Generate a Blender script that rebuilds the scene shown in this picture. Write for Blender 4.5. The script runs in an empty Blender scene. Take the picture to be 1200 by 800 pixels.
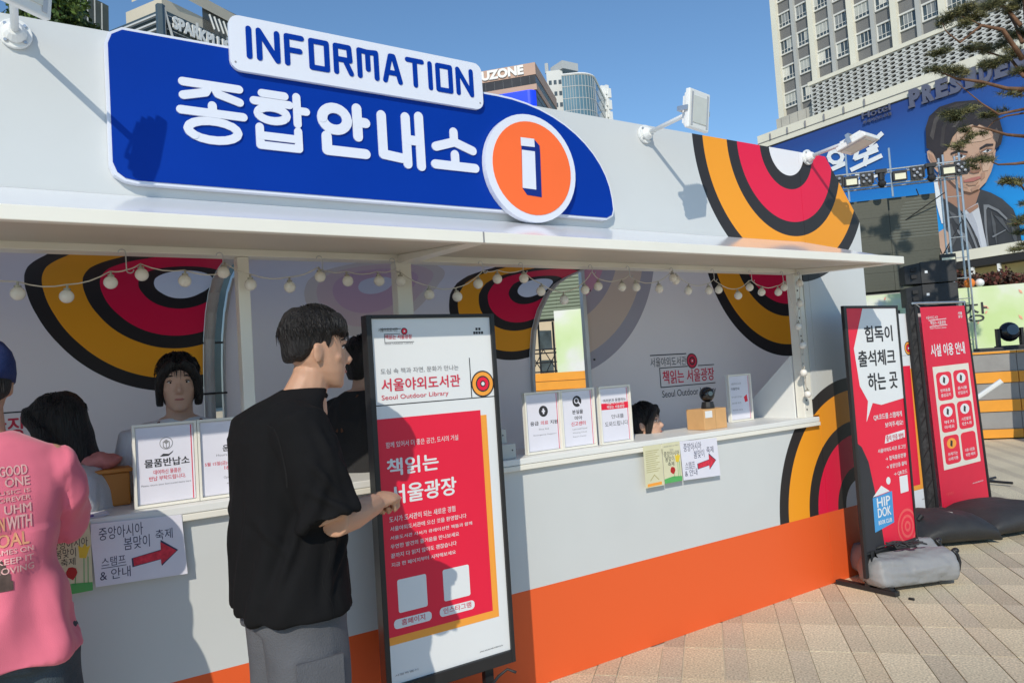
import bpy, bmesh, math, random
from mathutils import Vector, Matrix, noise
random.seed(7)
R = math.radians
sc = bpy.context.scene
COL = sc.collection

# ------------------------------------------------------------------ camera
FPX, CX, CY, EYE = 867.0, 600.0, 400.0, 1.5          # in units of the 1200 px wide frame
YAW, PITCH, ROLL = R(33.12), R(2.51), R(3.72)
_fw = Vector((math.sin(YAW)*math.cos(PITCH), math.cos(YAW)*math.cos(PITCH), math.sin(PITCH)))
_r0 = Vector((math.cos(YAW), -math.sin(YAW), 0)); _u0 = _r0.cross(_fw)
_c, _s = math.cos(ROLL), math.sin(ROLL)
_rt = _c*_r0 - _s*_u0; _up = _s*_r0 + _c*_u0
cam = bpy.data.objects.new('camera', bpy.data.cameras.new('camera')); COL.objects.link(cam)
cam.matrix_world = Matrix(((_rt.x,_up.x,-_fw.x,0),(_rt.y,_up.y,-_fw.y,0),(_rt.z,_up.z,-_fw.z,EYE),(0,0,0,1)))
cam.data.sensor_width = 36; cam.data.lens = 36*FPX/1200
cam.data.clip_start = 0.05; cam.data.clip_end = 3000
sc.camera = cam

# ------------------------------------------------------------------ light
SUN = Vector((0.95, 1.0, -0.92)).normalized()          # the way the light travels
w = bpy.data.worlds.new("World"); sc.world = w; w.use_nodes = True
nt = w.node_tree; sky = nt.nodes.new('ShaderNodeTexSky'); sky.sky_type = 'NISHITA'; sky.sun_disc = False
sky.sun_elevation = math.asin(-SUN.z); sky.sun_rotation = math.atan2(-SUN.x, -SUN.y)
sky.air_density = 1.0; sky.dust_density = 0.05; sky.ozone_density = 4.0
tint = nt.nodes.new('ShaderNodeVectorMath'); tint.operation = 'MULTIPLY'; tint.inputs[1].default_value = (.87, 1.0, 1.02)
nt.links.new(sky.outputs[0], tint.inputs[0]); nt.links.new(tint.outputs[0], nt.nodes['Background'].inputs[0]); nt.nodes['Background'].inputs[1].default_value = 0.145
sl = bpy.data.lights.new('sun', 'SUN'); sl.energy = 3.35; sl.angle = R(0.5); sl.color = (1.0, 0.92, 0.77)
so = bpy.data.objects.new('sun', sl); COL.objects.link(so); so.rotation_euler = SUN.to_track_quat('-Z', 'Y').to_euler(); so.location = (-20, -20, 30)
sc.view_settings.view_transform = 'Standard'; sc.view_settings.look = 'None'; sc.view_settings.exposure = 0.0; sc.view_settings.gamma = 1.0
sc.cycles.max_bounces = 8; sc.cycles.diffuse_bounces = 5; sc.cycles.use_denoising = True

# ------------------------------------------------------------------ measuring: a pixel of the photograph becomes a point on a plane
def ray(px, py): return ((px-CX)/FPX*_rt - (py-CY)/FPX*_up + _fw)
def atY(px, py, Y): d = ray(px, py); return d*(Y/d.y) + Vector((0,0,EYE))
def atX(px, py, X): d = ray(px, py); return d*(X/d.x) + Vector((0,0,EYE))
def atZ(px, py, Z=0): d = ray(px, py); return d*((Z-EYE)/d.z) + Vector((0,0,EYE))
def atD(px, py, D):
    d = ray(px, py); return d*(D/math.hypot(d.x, d.y)) + Vector((0,0,EYE))
W = 3.025                                               # the booth's front plane

# ------------------------------------------------------------------ materials
MATS = {}
def mat(name, col, rough=0.6, var=0.06, scale=6.0, bump=0.0, bscale=60.0, metal=0.0, spec=0.4, emit=None, es=0, alpha=None, trans=0, sheen=0, stretch=None):
    if name in MATS: return MATS[name]
    m = bpy.data.materials.new(name); m.use_nodes = True; t = m.node_tree; b = t.nodes['Principled BSDF']
    b.inputs['Roughness'].default_value = rough; b.inputs['Metallic'].default_value = metal
    b.inputs['Specular IOR Level'].default_value = spec
    if trans: b.inputs['Transmission Weight'].default_value = trans
    if sheen: b.inputs['Sheen Weight'].default_value = sheen
    tc = t.nodes.new('ShaderNodeTexCoord'); mp = t.nodes.new('ShaderNodeMapping'); t.links.new(tc.outputs['Object'], mp.inputs[0])
    if stretch: mp.inputs['Scale'].default_value = stretch
    n = t.nodes.new('ShaderNodeTexNoise'); n.inputs['Scale'].default_value = scale; n.inputs['Detail'].default_value = 6
    t.links.new(mp.outputs[0], n.inputs['Vector'])
    mr = t.nodes.new('ShaderNodeMapRange'); mr.inputs['From Min'].default_value = .25; mr.inputs['From Max'].default_value = .75
    mr.inputs['To Min'].default_value = 1-var; mr.inputs['To Max'].default_value = 1+var
    t.links.new(n.outputs[0], mr.inputs[0])
    mx = t.nodes.new('ShaderNodeVectorMath'); mx.operation = 'SCALE'; mx.inputs[0].default_value = col
    t.links.new(mr.outputs[0], mx.inputs['Scale']); t.links.new(mx.outputs[0], b.inputs['Base Color'])
    if bump:
        n2 = t.nodes.new('ShaderNodeTexNoise'); n2.inputs['Scale'].default_value = bscale; n2.inputs['Detail'].default_value = 4
        t.links.new(mp.outputs[0], n2.inputs['Vector'])
        bp = t.nodes.new('ShaderNodeBump'); bp.inputs['Strength'].default_value = bump; bp.inputs['Distance'].default_value = .02
        t.links.new(n2.outputs[0], bp.inputs['Height']); t.links.new(bp.outputs[0], b.inputs['Normal'])
    if emit: b.inputs['Emission Color'].default_value = (*emit, 1); b.inputs['Emission Strength'].default_value = es
    m['col_node'] = mx.name
    MATS[name] = m; return m

ORANGE, RED, BLACK, WHITE = (.86,.33,.02), (.74,.012,.06), (.028,.024,.024), (.79,.79,.81)
def ringmat(name, base, circles, uv=False, rough=.45, band=None, trans=0.0):
    """flat print: white sheet with concentric rings. circles: (x, z, [(radius, colour) largest first])"""
    m = mat(name, base, rough, .045, 1.3, bump=.14, bscale=1.9, spec=.35); t = m.node_tree; b = t.nodes['Principled BSDF']
    tc = t.nodes.new('ShaderNodeTexCoord'); sx = t.nodes.new('ShaderNodeSeparateXYZ'); t.links.new(tc.outputs['UV' if uv else 'Object'], sx.inputs[0])
    cur = t.nodes[m['col_node']].outputs[0]
    def math_(op, a, bb):
        n = t.nodes.new('ShaderNodeMath'); n.operation = op
        for i, v in enumerate((a, bb)):
            if isinstance(v, (int, float)): n.inputs[i].default_value = v
            elif v is not None: t.links.new(v, n.inputs[i])
        return n.outputs[0]
    def mixc(f, a, col):
        n = t.nodes.new('ShaderNodeMix'); n.data_type = 'RGBA'; t.links.new(f, n.inputs['Factor']); t.links.new(a, n.inputs['A'])
        n.inputs['B'].default_value = (*col, 1); return n.outputs['Result']
    X = sx.outputs[0]; Z = sx.outputs[1 if uv else 2]
    for cx, cz, rr in circles:
        dx = math_('SUBTRACT', X, cx); dz = math_('SUBTRACT', Z, cz)
        d = math_('SQRT', math_('ADD', math_('MULTIPLY', dx, dx), math_('MULTIPLY', dz, dz)), None)
        for r_, c_ in rr: cur = mixc(math_('LESS_THAN', d, r_), cur, c_)
    if band: cur = mixc(math_('LESS_THAN', Z, band[0]), cur, band[1])
    t.links.new(cur, b.inputs['Base Color'])
    if trans:
        tr = t.nodes.new('ShaderNodeBsdfTranslucent'); mx = t.nodes.new('ShaderNodeMixShader'); mx.inputs[0].default_value = trans
        t.links.new(cur, tr.inputs[0]); t.links.new(b.outputs[0], mx.inputs[1]); t.links.new(tr.outputs[0], mx.inputs[2])
        t.links.new(mx.outputs[0], t.nodes['Material Output'].inputs[0])
    return m
def rings(k=1.0, fade=0.0, base=(.75,.75,.78)):
    f = lambda c: tuple(c[i]*(1-fade)+base[i]*fade for i in range(3))
    return [(.89*k,f(BLACK)),(.80*k,f(ORANGE)),(.585*k,f(BLACK)),(.49*k,f(RED)),(.272*k,f(BLACK)),(.18*k,(.78,.78,.82))]

M = dict(
 white=mat('painted_white', (.76,.77,.76), .4, .03, 3),
 cream=mat('painted_cream_metal', (.80,.78,.71), .35, .04, 4),
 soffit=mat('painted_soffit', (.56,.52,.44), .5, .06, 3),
 alu=mat('aluminium_frame', (.50,.50,.52), .4, .1, 8, metal=.3),
 steel=mat('galvanised_steel', (.55,.56,.58), .35, .1, 10, metal=.8),
 black=mat('black_frame', (.018,.018,.02), .4, .15, 8),
 blackrub=mat('black_rubber', (.03,.031,.034), .6, .25, 5, bump=.3, bscale=14),
 blue=mat('sign_blue', (.0006,.034,.31), .45, .04, 3, spec=.12),
 signwhite=mat('sign_white', (.70,.73,.82), .35, .02, 3),
 orange=mat('sign_orange', (.92,.15,.03), .4, .03, 3),
 navy=mat('sign_navy', (.003,.02,.20), .4, .03, 3),
 ink=mat('ink_black', (.03,.03,.035), .6), inkgrey=mat('ink_grey', (.25,.25,.27), .6), inkred=mat('ink_red', (.62,.03,.07), .6),
 pred=mat('poster_red', (.78,.012,.05), .42, .03, 3), pwhite=mat('poster_white', (.74,.76,.78), .42, .02, 3),
 porange=mat('poster_orange', (.90,.36,.05), .42, .03, 3), paper=mat('paper_white', (.72,.72,.82), .6, .03, 10),
 cardboard=mat('cardboard', (.62,.36,.16), .7, .08, 12), clear=mat('bulb_glass', (.78,.76,.72), .25, .05, 20, spec=.6),
 brass=mat('bulb_socket', (.35,.33,.28), .35, .1, 20, metal=.4), wire=mat('pale_wire', (.62,.58,.52), .5, .05, 10),
 glass=mat('window_glass', (.06,.08,.09), .12, .5, .9, spec=.7), dark=mat('dark_void', (.02,.02,.022), .7),
)

# ------------------------------------------------------------------ mesh building
class MB:
    def __init__(s): s.v = []; s.f = []
    def add(s, vs, fs):
        o = len(s.v); s.v += [tuple(v) for v in vs]; s.f += [tuple(i+o for i in f) for f in fs]; return s
    def box(s, x0, x1, y0, y1, z0, z1, mtx=None):
        vs = [Vector((x,y,z)) for x in (x0,x1) for y in (y0,y1) for z in (z0,z1)]
        if mtx is not None: vs = [mtx @ v for v in vs]
        return s.add(vs, [(0,1,3,2),(4,6,7,5),(0,4,5,1),(2,3,7,6),(0,2,6,4),(1,5,7,3)])
    def tube(s, pts, r, n=6, cap=True, ell=None, ref=None):
        pts = [Vector(p) for p in pts]; rr = r if isinstance(r, (list, tuple)) else [r]*len(pts)
        vs = []; fs = []; u = None
        for i, p in enumerate(pts):
            t = (pts[min(i+1,len(pts)-1)] - pts[max(i-1,0)]).normalized()
            if ref is not None: u = Vector(ref) - Vector(ref).dot(t)*t
            elif u is None: u = t.orthogonal()
            else: u = u - u.dot(t)*t
            if u.length < 1e-6: u = t.orthogonal()
            u = u.normalized(); w_ = t.cross(u)
            a, b = (rr[i] if isinstance(rr[i], (list, tuple)) else (rr[i], rr[i]))
            for k in range(n):
                th = 2*math.pi*k/n; vs.append(p + u*(a*math.cos(th)) + w_*(b*math.sin(th)))
        for i in range(len(pts)-1):
            for k in range(n):
                k2 = (k+1) % n; fs.append((i*n+k, i*n+k2, (i+1)*n+k2, (i+1)*n+k))
        if cap: fs.append(tuple(reversed(range(n)))); fs.append(tuple((len(pts)-1)*n+k for k in range(n)))
        return s.add(vs, fs)
    def sections(s, secs, n=20, p=2.0, mtx=None):
        """stack of level superellipses: (z, halfwidth x, halfdepth y, centre x, centre y)"""
        vs = []; fs = []
        for z, a, b, cx, cy in secs:
            for k in range(n):
                th = 2*math.pi*k/n; c, q = math.cos(th), math.sin(th)
                v = Vector((cx + a*math.copysign(abs(c)**(2/p), c), cy + b*math.copysign(abs(q)**(2/p), q), z))
                vs.append(mtx @ v if mtx is not None else v)
        for i in range(len(secs)-1):
            for k in range(n): fs.append((i*n+k, i*n+(k+1)%n, (i+1)*n+(k+1)%n, (i+1)*n+k))
        fs.append(tuple(reversed(range(n)))); fs.append(tuple((len(secs)-1)*n+k for k in range(n)))
        return s.add(vs, fs)
    def ball(s, c, r, n=12, m=8, mtx=None):
        c = Vector(c); rx, ry, rz = (r if isinstance(r, (list, tuple)) else (r, r, r)); vs = []; fs = []
        for i in range(m+1):
            ph = math.pi*i/m
            for k in range(n):
                th = 2*math.pi*k/n; q = Vector((rx*math.sin(ph)*math.cos(th), ry*math.sin(ph)*math.sin(th), rz*math.cos(ph)))
                if mtx is not None: q = mtx @ q
                vs.append(c + q)
        for i in range(m):
            for k in range(n): fs.append((i*n+k, (i+1)*n+k, (i+1)*n+(k+1)%n, i*n+(k+1)%n))
        return s.add(vs, fs)
    def plate(s, poly, y0, y1):
        """polygon in X-Z, front face at y0, back at y1"""
        n = len(poly); vs = [(x, y0, z) for x, z in poly] + [(x, y1, z) for x, z in poly]
        return s.add(vs, [tuple(range(n)), tuple(reversed(range(n, 2*n)))] + [(i, i+n, (i+1)%n+n, (i+1)%n) for i in range(n)])
    def plateX(s, poly, x0, x1):
        n = len(poly); vs = [(x0, y, z) for y, z in poly] + [(x1, y, z) for y, z in poly]
        return s.add(vs, [tuple(range(n)), tuple(reversed(range(n, 2*n)))] + [(i, i+n, (i+1)%n+n, (i+1)%n) for i in range(n)])
    def mesh(s, name, smooth=False, fix=True):
        me = bpy.data.meshes.new(name); me.from_pydata(s.v, [], s.f)
        if fix:
            bm = bmesh.new(); bm.from_mesh(me); bmesh.ops.recalc_face_normals(bm, faces=bm.faces); bm.to_mesh(me); bm.free()
        if smooth:
            for p in me.polygons: p.use_smooth = True
        return me
    def build(s, name, m, parent=None, smooth=False, bevel=0, fix=True):
        return link(name, s.mesh(name, smooth, fix), m, parent, bevel)
def link(name, me, m, parent=None, bevel=0):
    if m is not None and not me.materials: me.materials.append(m)
    o = bpy.data.objects.new(name, me); COL.objects.link(o)
    if parent is not None:
        o.parent = parent; o.matrix_parent_inverse = WM(parent).inverted()
    if bevel:
        bv = o.modifiers.new('bevel', 'BEVEL'); bv.width = bevel; bv.segments = 2; bv.limit_method = 'ANGLE'
    return o
_wm = {}
def WM(o): return _wm.get(o.name, Matrix.Identity(4))
def thing(name, label, cat, loc=(0,0,0), rz=0, group=None):
    o = bpy.data.objects.new(name, None); COL.objects.link(o); o.empty_display_size = .1
    o.location = loc; o.rotation_euler = (0,0,rz); _wm[o.name] = Matrix.Translation(loc) @ Matrix.Rotation(rz, 4, 'Z')
    return tag(o, label, cat, group)
def tag(o, label, cat, group=None):
    o['label'] = label; o['category'] = cat
    if group: o['group'] = group
    return o
def struct(o, label=None):
    o['kind'] = 'structure'
    if label: o['label'] = label
    return o
def stuff(o, label=None, cat=None):
    o['kind'] = 'stuff'
    if label: o['label'] = label
    if cat: o['category'] = cat
    return o
def local(name, me, m, parent, mtx=None):
    """child in the parent's own coordinates"""
    if m is not None and not me.materials: me.materials.append(m)
    o = bpy.data.objects.new(name, me); COL.objects.link(o); o.parent = parent
    if mtx is not None: o.matrix_basis = mtx
    return o
def rrect(x0, x1, z0, z1, r, n=5):
    pts = []
    for cx, cz, a0 in ((x1-r,z1-r,0),(x0+r,z1-r,90),(x0+r,z0+r,180),(x1-r,z0+r,270)):
        for k in range(n+1):
            a = R(a0+90*k/n); pts.append((cx+r*math.cos(a), cz+r*math.sin(a)))
    return pts
def circ(cx, cz, r, n=36, rz=None): return [(cx+r*math.cos(2*math.pi*k/n), cz+(rz or r)*math.sin(2*math.pi*k/n)) for k in range(n)]

# ------------------------------------------------------------------ lettering
_tc = {}
def textmesh(s, bold=0.0, res=3):
    key = (s, bold)
    if key in _tc: return _tc[key]
    c = bpy.data.curves.new('lettering', 'FONT'); c.body = s; c.size = 1; c.offset = bold; c.resolution_u = res
    o = bpy.data.objects.new('lettering', c); COL.objects.link(o); bpy.context.view_layer.update()
    me = bpy.data.meshes.new_from_object(o.evaluated_get(bpy.context.evaluated_depsgraph_get()))
    vs = [v.co.copy() for v in me.vertices]; fs = [tuple(p.vertices) for p in me.polygons]
    bpy.data.objects.remove(o); bpy.data.curves.remove(c); bpy.data.meshes.remove(me)
    x0 = min(v.x for v in vs); x1 = max(v.x for v in vs); y0 = min(v.y for v in vs); y1 = max(v.y for v in vs)
    _tc[key] = ([((v.x-x0)/(x1-x0), (v.y-y0)/(y1-y0)) for v in vs], fs); return _tc[key]
def embolden(vs, fs, w_, h, bold):
    """copies nudged sideways and up, each a hair behind the last, make a bold face; yields (u, v, depth)"""
    if bold <= 0.012: return [(u, v, 0) for u, v in vs], fs
    e = bold*.62*h; V = []; F = []; px_ = ((0,0),(e,0),(-e,0),(0,e*.8),(0,-e*.8))
    for k, (dx, dz) in enumerate(px_):
        o = len(V); sx_ = 1-2*e/max(w_,1e-6); V += [(.5+(u-.5)*sx_+dx/max(w_,1e-6), v+dz/h*.9, k) for u, v in vs]; F += [tuple(i+o for i in f) for f in fs]
    return V, F
def fit(s, x0, z0, x1, z1, Y, m, parent, bold=0.0, name='lettering'):
    """text stretched to a box on a plane of constant Y, seen from the front"""
    vs, fs = textmesh(s, 0.0); V, F = embolden(vs, fs, abs(x1-x0), abs(z1-z0), bold)
    mb = MB(); mb.add([(x0+u*(x1-x0), Y+.00006*k, z0+v*(z1-z0)) for u, v, k in V], F)
    return mb.build(name, m, parent, fix=False)
def fitpx(s, lb, rt, Y, m, parent, bold=0.0, name='lettering'):
    a = atY(*lb, Y); b = atY(*rt, Y); return fit(s, a.x, a.z, b.x, b.z, Y, m, parent, bold, name)
def strokes(lines, wdt, y0, thick, m, parent, name='lettering', n=7):
    """rounded strokes in X-Z as little slabs; each one a hair prouder than the last so that no faces coincide"""
    mb = MB(); i = 0
    for ln in lines:
        for a, b in zip(ln[:-1], ln[1:]):
            a = Vector(a); b = Vector(b); d = (b-a); L = d.length
            d = d.normalized() if L > 1e-6 else Vector((1,0)); th = math.atan2(d.y, d.x); p = []
            for k in range(n+1):
                q = th - math.pi/2 + math.pi*k/n; p.append((b.x+wdt/2*math.cos(q), b.y+wdt/2*math.sin(q)))
            for k in range(n+1):
                q = th + math.pi/2 + math.pi*k/n; p.append((a.x+wdt/2*math.cos(q), a.y+wdt/2*math.sin(q)))
            mb.plate(p, y0-.00025*(i % 9), y0+thick); i += 1
    return mb.build(name, m, parent)
def ell(cx, cz, rx, rz, n=18): return [(cx+rx*math.cos(2*math.pi*k/n), cz+rz*math.sin(2*math.pi*k/n)) for k in range(n+1)]
def pxplate(pts, Y, m, parent, name, y1=None):
    q = [atY(*p, Y) for p in pts]; return MB().plate([(a.x, a.z) for a in q], Y, y1 if y1 else Y+.0012).build(name, m, parent)
# ================================================================== GROUND
V1 = Vector((-.673,.74,0)).normalized(); N1 = Vector((V1.y,-V1.x,0))       # the plaza's own grid; N1 points away to the right
def gmat(name, joints):
    m = bpy.data.materials.new(name); m.use_nodes = True; t = m.node_tree; b = t.nodes['Principled BSDF']; b.inputs['Roughness'].default_value = .75
    tc = t.nodes.new('ShaderNodeTexCoord')
    n = t.nodes.new('ShaderNodeTexNoise'); n.inputs['Scale'].default_value = 95; n.inputs['Detail'].default_value = 3; t.links.new(tc.outputs['Object'], n.inputs['Vector'])
    n2 = t.nodes.new('ShaderNodeTexNoise'); n2.inputs['Scale'].default_value = 1.3; n2.inputs['Detail'].default_value = 5; t.links.new(tc.outputs['Object'], n2.inputs['Vector'])
    cr = t.nodes.new('ShaderNodeValToRGB'); cr.color_ramp.elements[0].position = .3; cr.color_ramp.elements[1].position = .7
    cr.color_ramp.elements[0].color = (.60,.60,.60,1); cr.color_ramp.elements[1].color = (1.25,1.25,1.25,1); t.links.new(n.outputs[0], cr.inputs[0])
    mr = t.nodes.new('ShaderNodeMapRange'); mr.inputs['From Min'].default_value = .3; mr.inputs['From Max'].default_value = .7; mr.inputs['To Min'].default_value = .88; mr.inputs['To Max'].default_value = 1.08
    t.links.new(n2.outputs[0], mr.inputs[0])
    mu = t.nodes.new('ShaderNodeVectorMath'); mu.operation = 'SCALE'; t.links.new(cr.outputs[0], mu.inputs[0]); t.links.new(mr.outputs[0], mu.inputs['Scale'])
    m2 = t.nodes.new('ShaderNodeVectorMath'); m2.operation = 'MULTIPLY'; t.links.new(mu.outputs[0], m2.inputs[0])
    if joints:    # light and dark courses of the far paving
        a = t.nodes.new('ShaderNodeVectorMath'); a.operation = 'DOT_PRODUCT'; t.links.new(tc.outputs['Object'], a.inputs[0]); a.inputs[1].default_value = V1
        f = t.nodes.new('ShaderNodeMath'); f.operation = 'ADD'; t.links.new(a.outputs['Value'], f.inputs[0]); f.inputs[1].default_value = 100.7
        g = t.nodes.new('ShaderNodeMath'); g.operation = 'DIVIDE'; t.links.new(f.outputs[0], g.inputs[0]); g.inputs[1].default_value = .31
        h = t.nodes.new('ShaderNodeMath'); h.operation = 'FRACT'; t.links.new(g.outputs[0], h.inputs[0])
        k = t.nodes.new('ShaderNodeMath'); k.operation = 'LESS_THAN'; t.links.new(h.outputs[0], k.inputs[0]); k.inputs[1].default_value = .35
        mx = t.nodes.new('ShaderNodeMix'); mx.data_type = 'RGBA'; t.links.new(k.outputs[0], mx.inputs['Factor'])
        mx.inputs['A'].default_value = (*SLAB_L, 1); mx.inputs['B'].default_value = (*SLAB_D, 1); t.links.new(mx.outputs['Result'], m2.inputs[1])
    else:
        oi = t.nodes.new('ShaderNodeObjectInfo'); m2.inputs[1].default_value = (1,1,1)
        t.links.new(oi.outputs['Color'], m2.inputs[1])
    t.links.new(m2.outputs[0], b.inputs['Base Color'])
    bp = t.nodes.new('ShaderNodeBump'); bp.inputs['Strength'].default_value = .25; bp.inputs['Distance'].default_value = .004; t.links.new(n.outputs[0], bp.inputs['Height']); t.links.new(bp.outputs[0], b.inputs['Normal'])
    return m
SLAB_L, SLAB_D = (.71,.615,.435), (.60,.515,.375)
g = MB().add([(-600,-600,-.02),(1200,-600,-.02),(1200,1200,-.02),(-600,1200,-.02)], [(0,1,2,3)]).build('ground', gmat('far_paving', True))
struct(g, 'pale granite plaza paving with thin dark courses')
bed = MB().add([(q.x, q.y, -.008) for q in (V1*-3+N1*2, V1*3+N1*2, V1*3+N1*7, V1*-3+N1*7)], [(0,1,2,3)]).build('joint_sand', mat('joint_sand', (.62,.56,.46), .9, .1, 30), g)
slabm = gmat('granite_slab', False)
cells = []
for i in range(-14, 14):
    for j in range(0, 12):
        a0 = -.285 + i*.31; n0 = 4.85 - .395*6 + j*.395
        for kind, u0, u1 in ((0, a0+.0, a0+.2), (1, a0-.11, a0)):
            c = V1*((u0+u1)/2) + N1*(n0+.2)
            d = (c - Vector((0,0,0))); z = d.x*_fw.x + d.y*_fw.y
            px = CX + FPX*(d.dot(_rt)-EYE*_rt.z)/z if z > .3 else -999
            vis = 560 < px < 1240 and c.y < W+.15 if c.x < 5.05 else (560 < px < 1240 and c.y < 8)
            if vis and c.x > 1.2: cells.append((z, kind, u0, u1, n0))
cells.sort(); SLABM = {}
for kind, wd in ((0,.2),(1,.11)):
    h = wd/2-.003; SLABM[kind] = MB().box(-h, h, -.1945, .1945, -.03, 0).mesh('slab'); SLABM[kind].materials.append(slabm)
ang = math.atan2(V1.y, V1.x)
for z, kind, u0, u1, n0 in cells[:298]:
    c = V1*((u0+u1)/2) + N1*(n0+.1975)
    o = bpy.data.objects.new('slab', SLABM[kind]); COL.objects.link(o); o.parent = g
    o.location = (c.x, c.y, random.uniform(-.0012, .0012)); o.rotation_euler = (0, 0, ang)
    k = random.uniform(.9, 1.08); b_ = SLAB_D if kind else SLAB_L
    t_ = random.uniform(-.012, .012); o.color = (b_[0]*k+t_, b_[1]*k, b_[2]*k-t_, 1)

# ================================================================== BOOTH
YB = W+.8
booth = thing('information_booth', 'white festival information booth with orange base, ring pattern and open serving counter', 'booth', (1.5, W+.4, 0))
wallprint = ringmat('booth_front_print', (.59,.612,.618), [(4.24,2.87,rings()), (4.745,.455,rings(.98))], band=(.4585,(.79,.118,.028)))
T = .05
def front(poly, name): return MB().plate(poly, W, W+T).build(name, wallprint, booth)
front([(-1.6,0),(4.358,0),(4.358,1.035),(-1.6,1.035)], 'counter_front')
front([(-1.6,2.085),(4.36,2.085),(4.36,2.862),(-1.6,2.862)], 'fascia')
front([(4.3625,0),(5.01,0),(5.01,2.43),(4.662,2.862),(4.3625,2.862)], 'right_panel')
front([(4.303,1.10),(4.360,1.10),(4.360,2.083),(4.303,2.083)], 'jamb_panel')
front([(-1.6,1.10),(-.9,1.10),(-.9,2.03),(-1.6,2.03)], 'left_panel')
# counter top, lip and lintel
MB().box(-1.62, 4.315, W-.03, W+.36, 1.062, 1.092).build('countertop', M['white'], booth, bevel=.004)
MB().box(-1.62, 4.315, W-.034, W-.004, 1.036, 1.0605).build('counter_lip', M['cream'], booth, bevel=.003)
MB().box(-1.55, 4.30, W-.012, W+.075, 2.036, 2.083).build('lintel', M['cream'], booth, bevel=.003)
for x0, x1 in ((.700,.745), (1.384,1.458), (4.215,4.30)):
    MB().box(x0, x1, W+.004, W+.066, 1.092, 2.035).build('post', M['cream'], booth, bevel=.003)
MB().box(-1.5,-1.42, W+.004, W+.066, 1.092, 2.035).build('post', M['cream'], booth, bevel=.003)
pr = MB()
for k in range(14): pr.box(4.232, 4.238, W-.001, W+.004, 1.14+k*.06, 1.15+k*.06)
pr.build('rivet_row', M['ink'], booth)
# awning: front board, sloping top, flat soffit, ribs
aw = MB(); AX0, AX1, AO = -1.62, 4.32, W-.63
aw.add([(AX0,AO,2.036),(AX1,AO,2.036),(AX1,W-.002,2.250),(AX0,W-.002,2.250)], [(0,1,2,3)])
aw.add([(AX0,AO,2.026),(AX1,AO,2.026),(AX1,W-.002,2.235),(AX0,W-.002,2.235)], [(0,3,2,1)])
a_top = aw.build('awning_top', mat('awning_gloss', (.82,.83,.86), .12, .02, 3, spec=.6), booth)
MB().box(AX0-.01, AX1+.012, AO-.035, AO-.002, 1.998, 2.041).build('awning_board', M['cream'], booth, bevel=.003)
def slope(x0, x1, da, db, name, m, y1=W-.014):
    MB().add([(x,y,z) for x in (x0,x1) for y, z in ((AO,2.004+da),(y1,2.062+da),(y1,2.062+db),(AO,2.004+db))], [(0,1,2,3),(4,7,6,5),(0,4,5,1),(1,5,6,2),(2,6,7,3),(3,7,4,0)]).build(name, m, booth)
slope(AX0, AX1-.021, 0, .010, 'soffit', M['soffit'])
MB().plateX([(AO,2.000),(W-.016,2.060),(W-.004,2.230),(AO,2.034)], AX1-.02, AX1+.010).build('awning_end', M['cream'], booth)
for x in (-.85, 1.42, 4.25):
    y1 = W-.014; MB().add([(x_,y,z) for x_ in (x-.035, x+.035) for y, z in ((AO+.004,1.999),(y1,2.026),(y1,2.061),(AO+.004,2.0035))], [(0,1,2,3),(4,7,6,5),(0,4,5,1),(1,5,6,2),(2,6,7,3),(3,7,4,0)]).build('awning_rib', M['cream'], booth)
MB().box(1.44,1.446, AO-.0365, AO-.034, 2.0, 2.04).build('board_joint', M['inkgrey'], booth)
# curved back sheets
prof = [(.82,0),(.82,1.0),(.815,1.46),(.80,1.62),(.765,1.76),(.69,1.88),(.60,1.965),(.50,2.015),(.40,2.04),(.25,2.06),(.10,2.10),(.07,2.5)]
def backsheet(x0, x1, m, name):
    me = bpy.data.meshes.new(name); vs = []; uv = []; s = 0
    for i, (d, z) in enumerate(prof):
        if i: s += math.hypot(d-prof[i-1][0], z-prof[i-1][1])
        vs += [(x0, W+d, z), (x1, W+d, z)]; uv += [(x0, s), (x1, s)]
    fs = [(2*i, 2*i+1, 2*i+3, 2*i+2) for i in range(len(prof)-1)]
    me.from_pydata(vs, [], fs); L = me.uv_layers.new(name='arc')
    for p in me.polygons:
        p.use_smooth = True
        for li in p.loop_indices: L.data[li].uv = uv[me.loops[li].vertex_index]
    return link(name, me, m, booth)
sheet = (.76,.675,.665)
bp = ringmat('back_print_left', sheet, [(.585,2.12,rings(.67)), (2.50,2.12,rings(.60))], uv=True, trans=.42)
bp2 = ringmat('back_print_faded', sheet, [(1.50,2.12,[(.36,(.68,.55,.48)),(.30,(.66,.46,.44)),(.22,(.60,.36,.42)),(.09,(.66,.60,.64))]), (2.50,2.12,rings(.60))], uv=True, trans=.42)
backsheet(-1.6, .70, bp, 'back_sheet'); backsheet(.80, 2.62, bp2, 'back_sheet')
def rib(x, wdt, name='arch_rib'):
    mb = MB()
    for (d0,z0),(d1,z1) in zip(prof[:-1], prof[1:]):
        mb.add([(x,W+d0-.03,z0),(x+wdt,W+d0-.03,z0),(x+wdt,W+d1-.03,z1),(x,W+d1-.03,z1),(x,W+d0+.03,z0+.02),(x+wdt,W+d0+.03,z0+.02),(x+wdt,W+d1+.03,z1+.02),(x,W+d1+.03,z1+.02)],
               [(0,1,2,3),(4,7,6,5),(0,3,7,4),(1,5,6,2)])
    return mb.build(name, M['alu'], booth, smooth=True)
rib(.702,.045); rib(.79,.008); rib(2.622,.02)
for z in (1.50,1.745): MB().tube([(.69,W+.77,z),(.80,W+.77,z)], .005).build('clamp', M['black'], booth)
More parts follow.
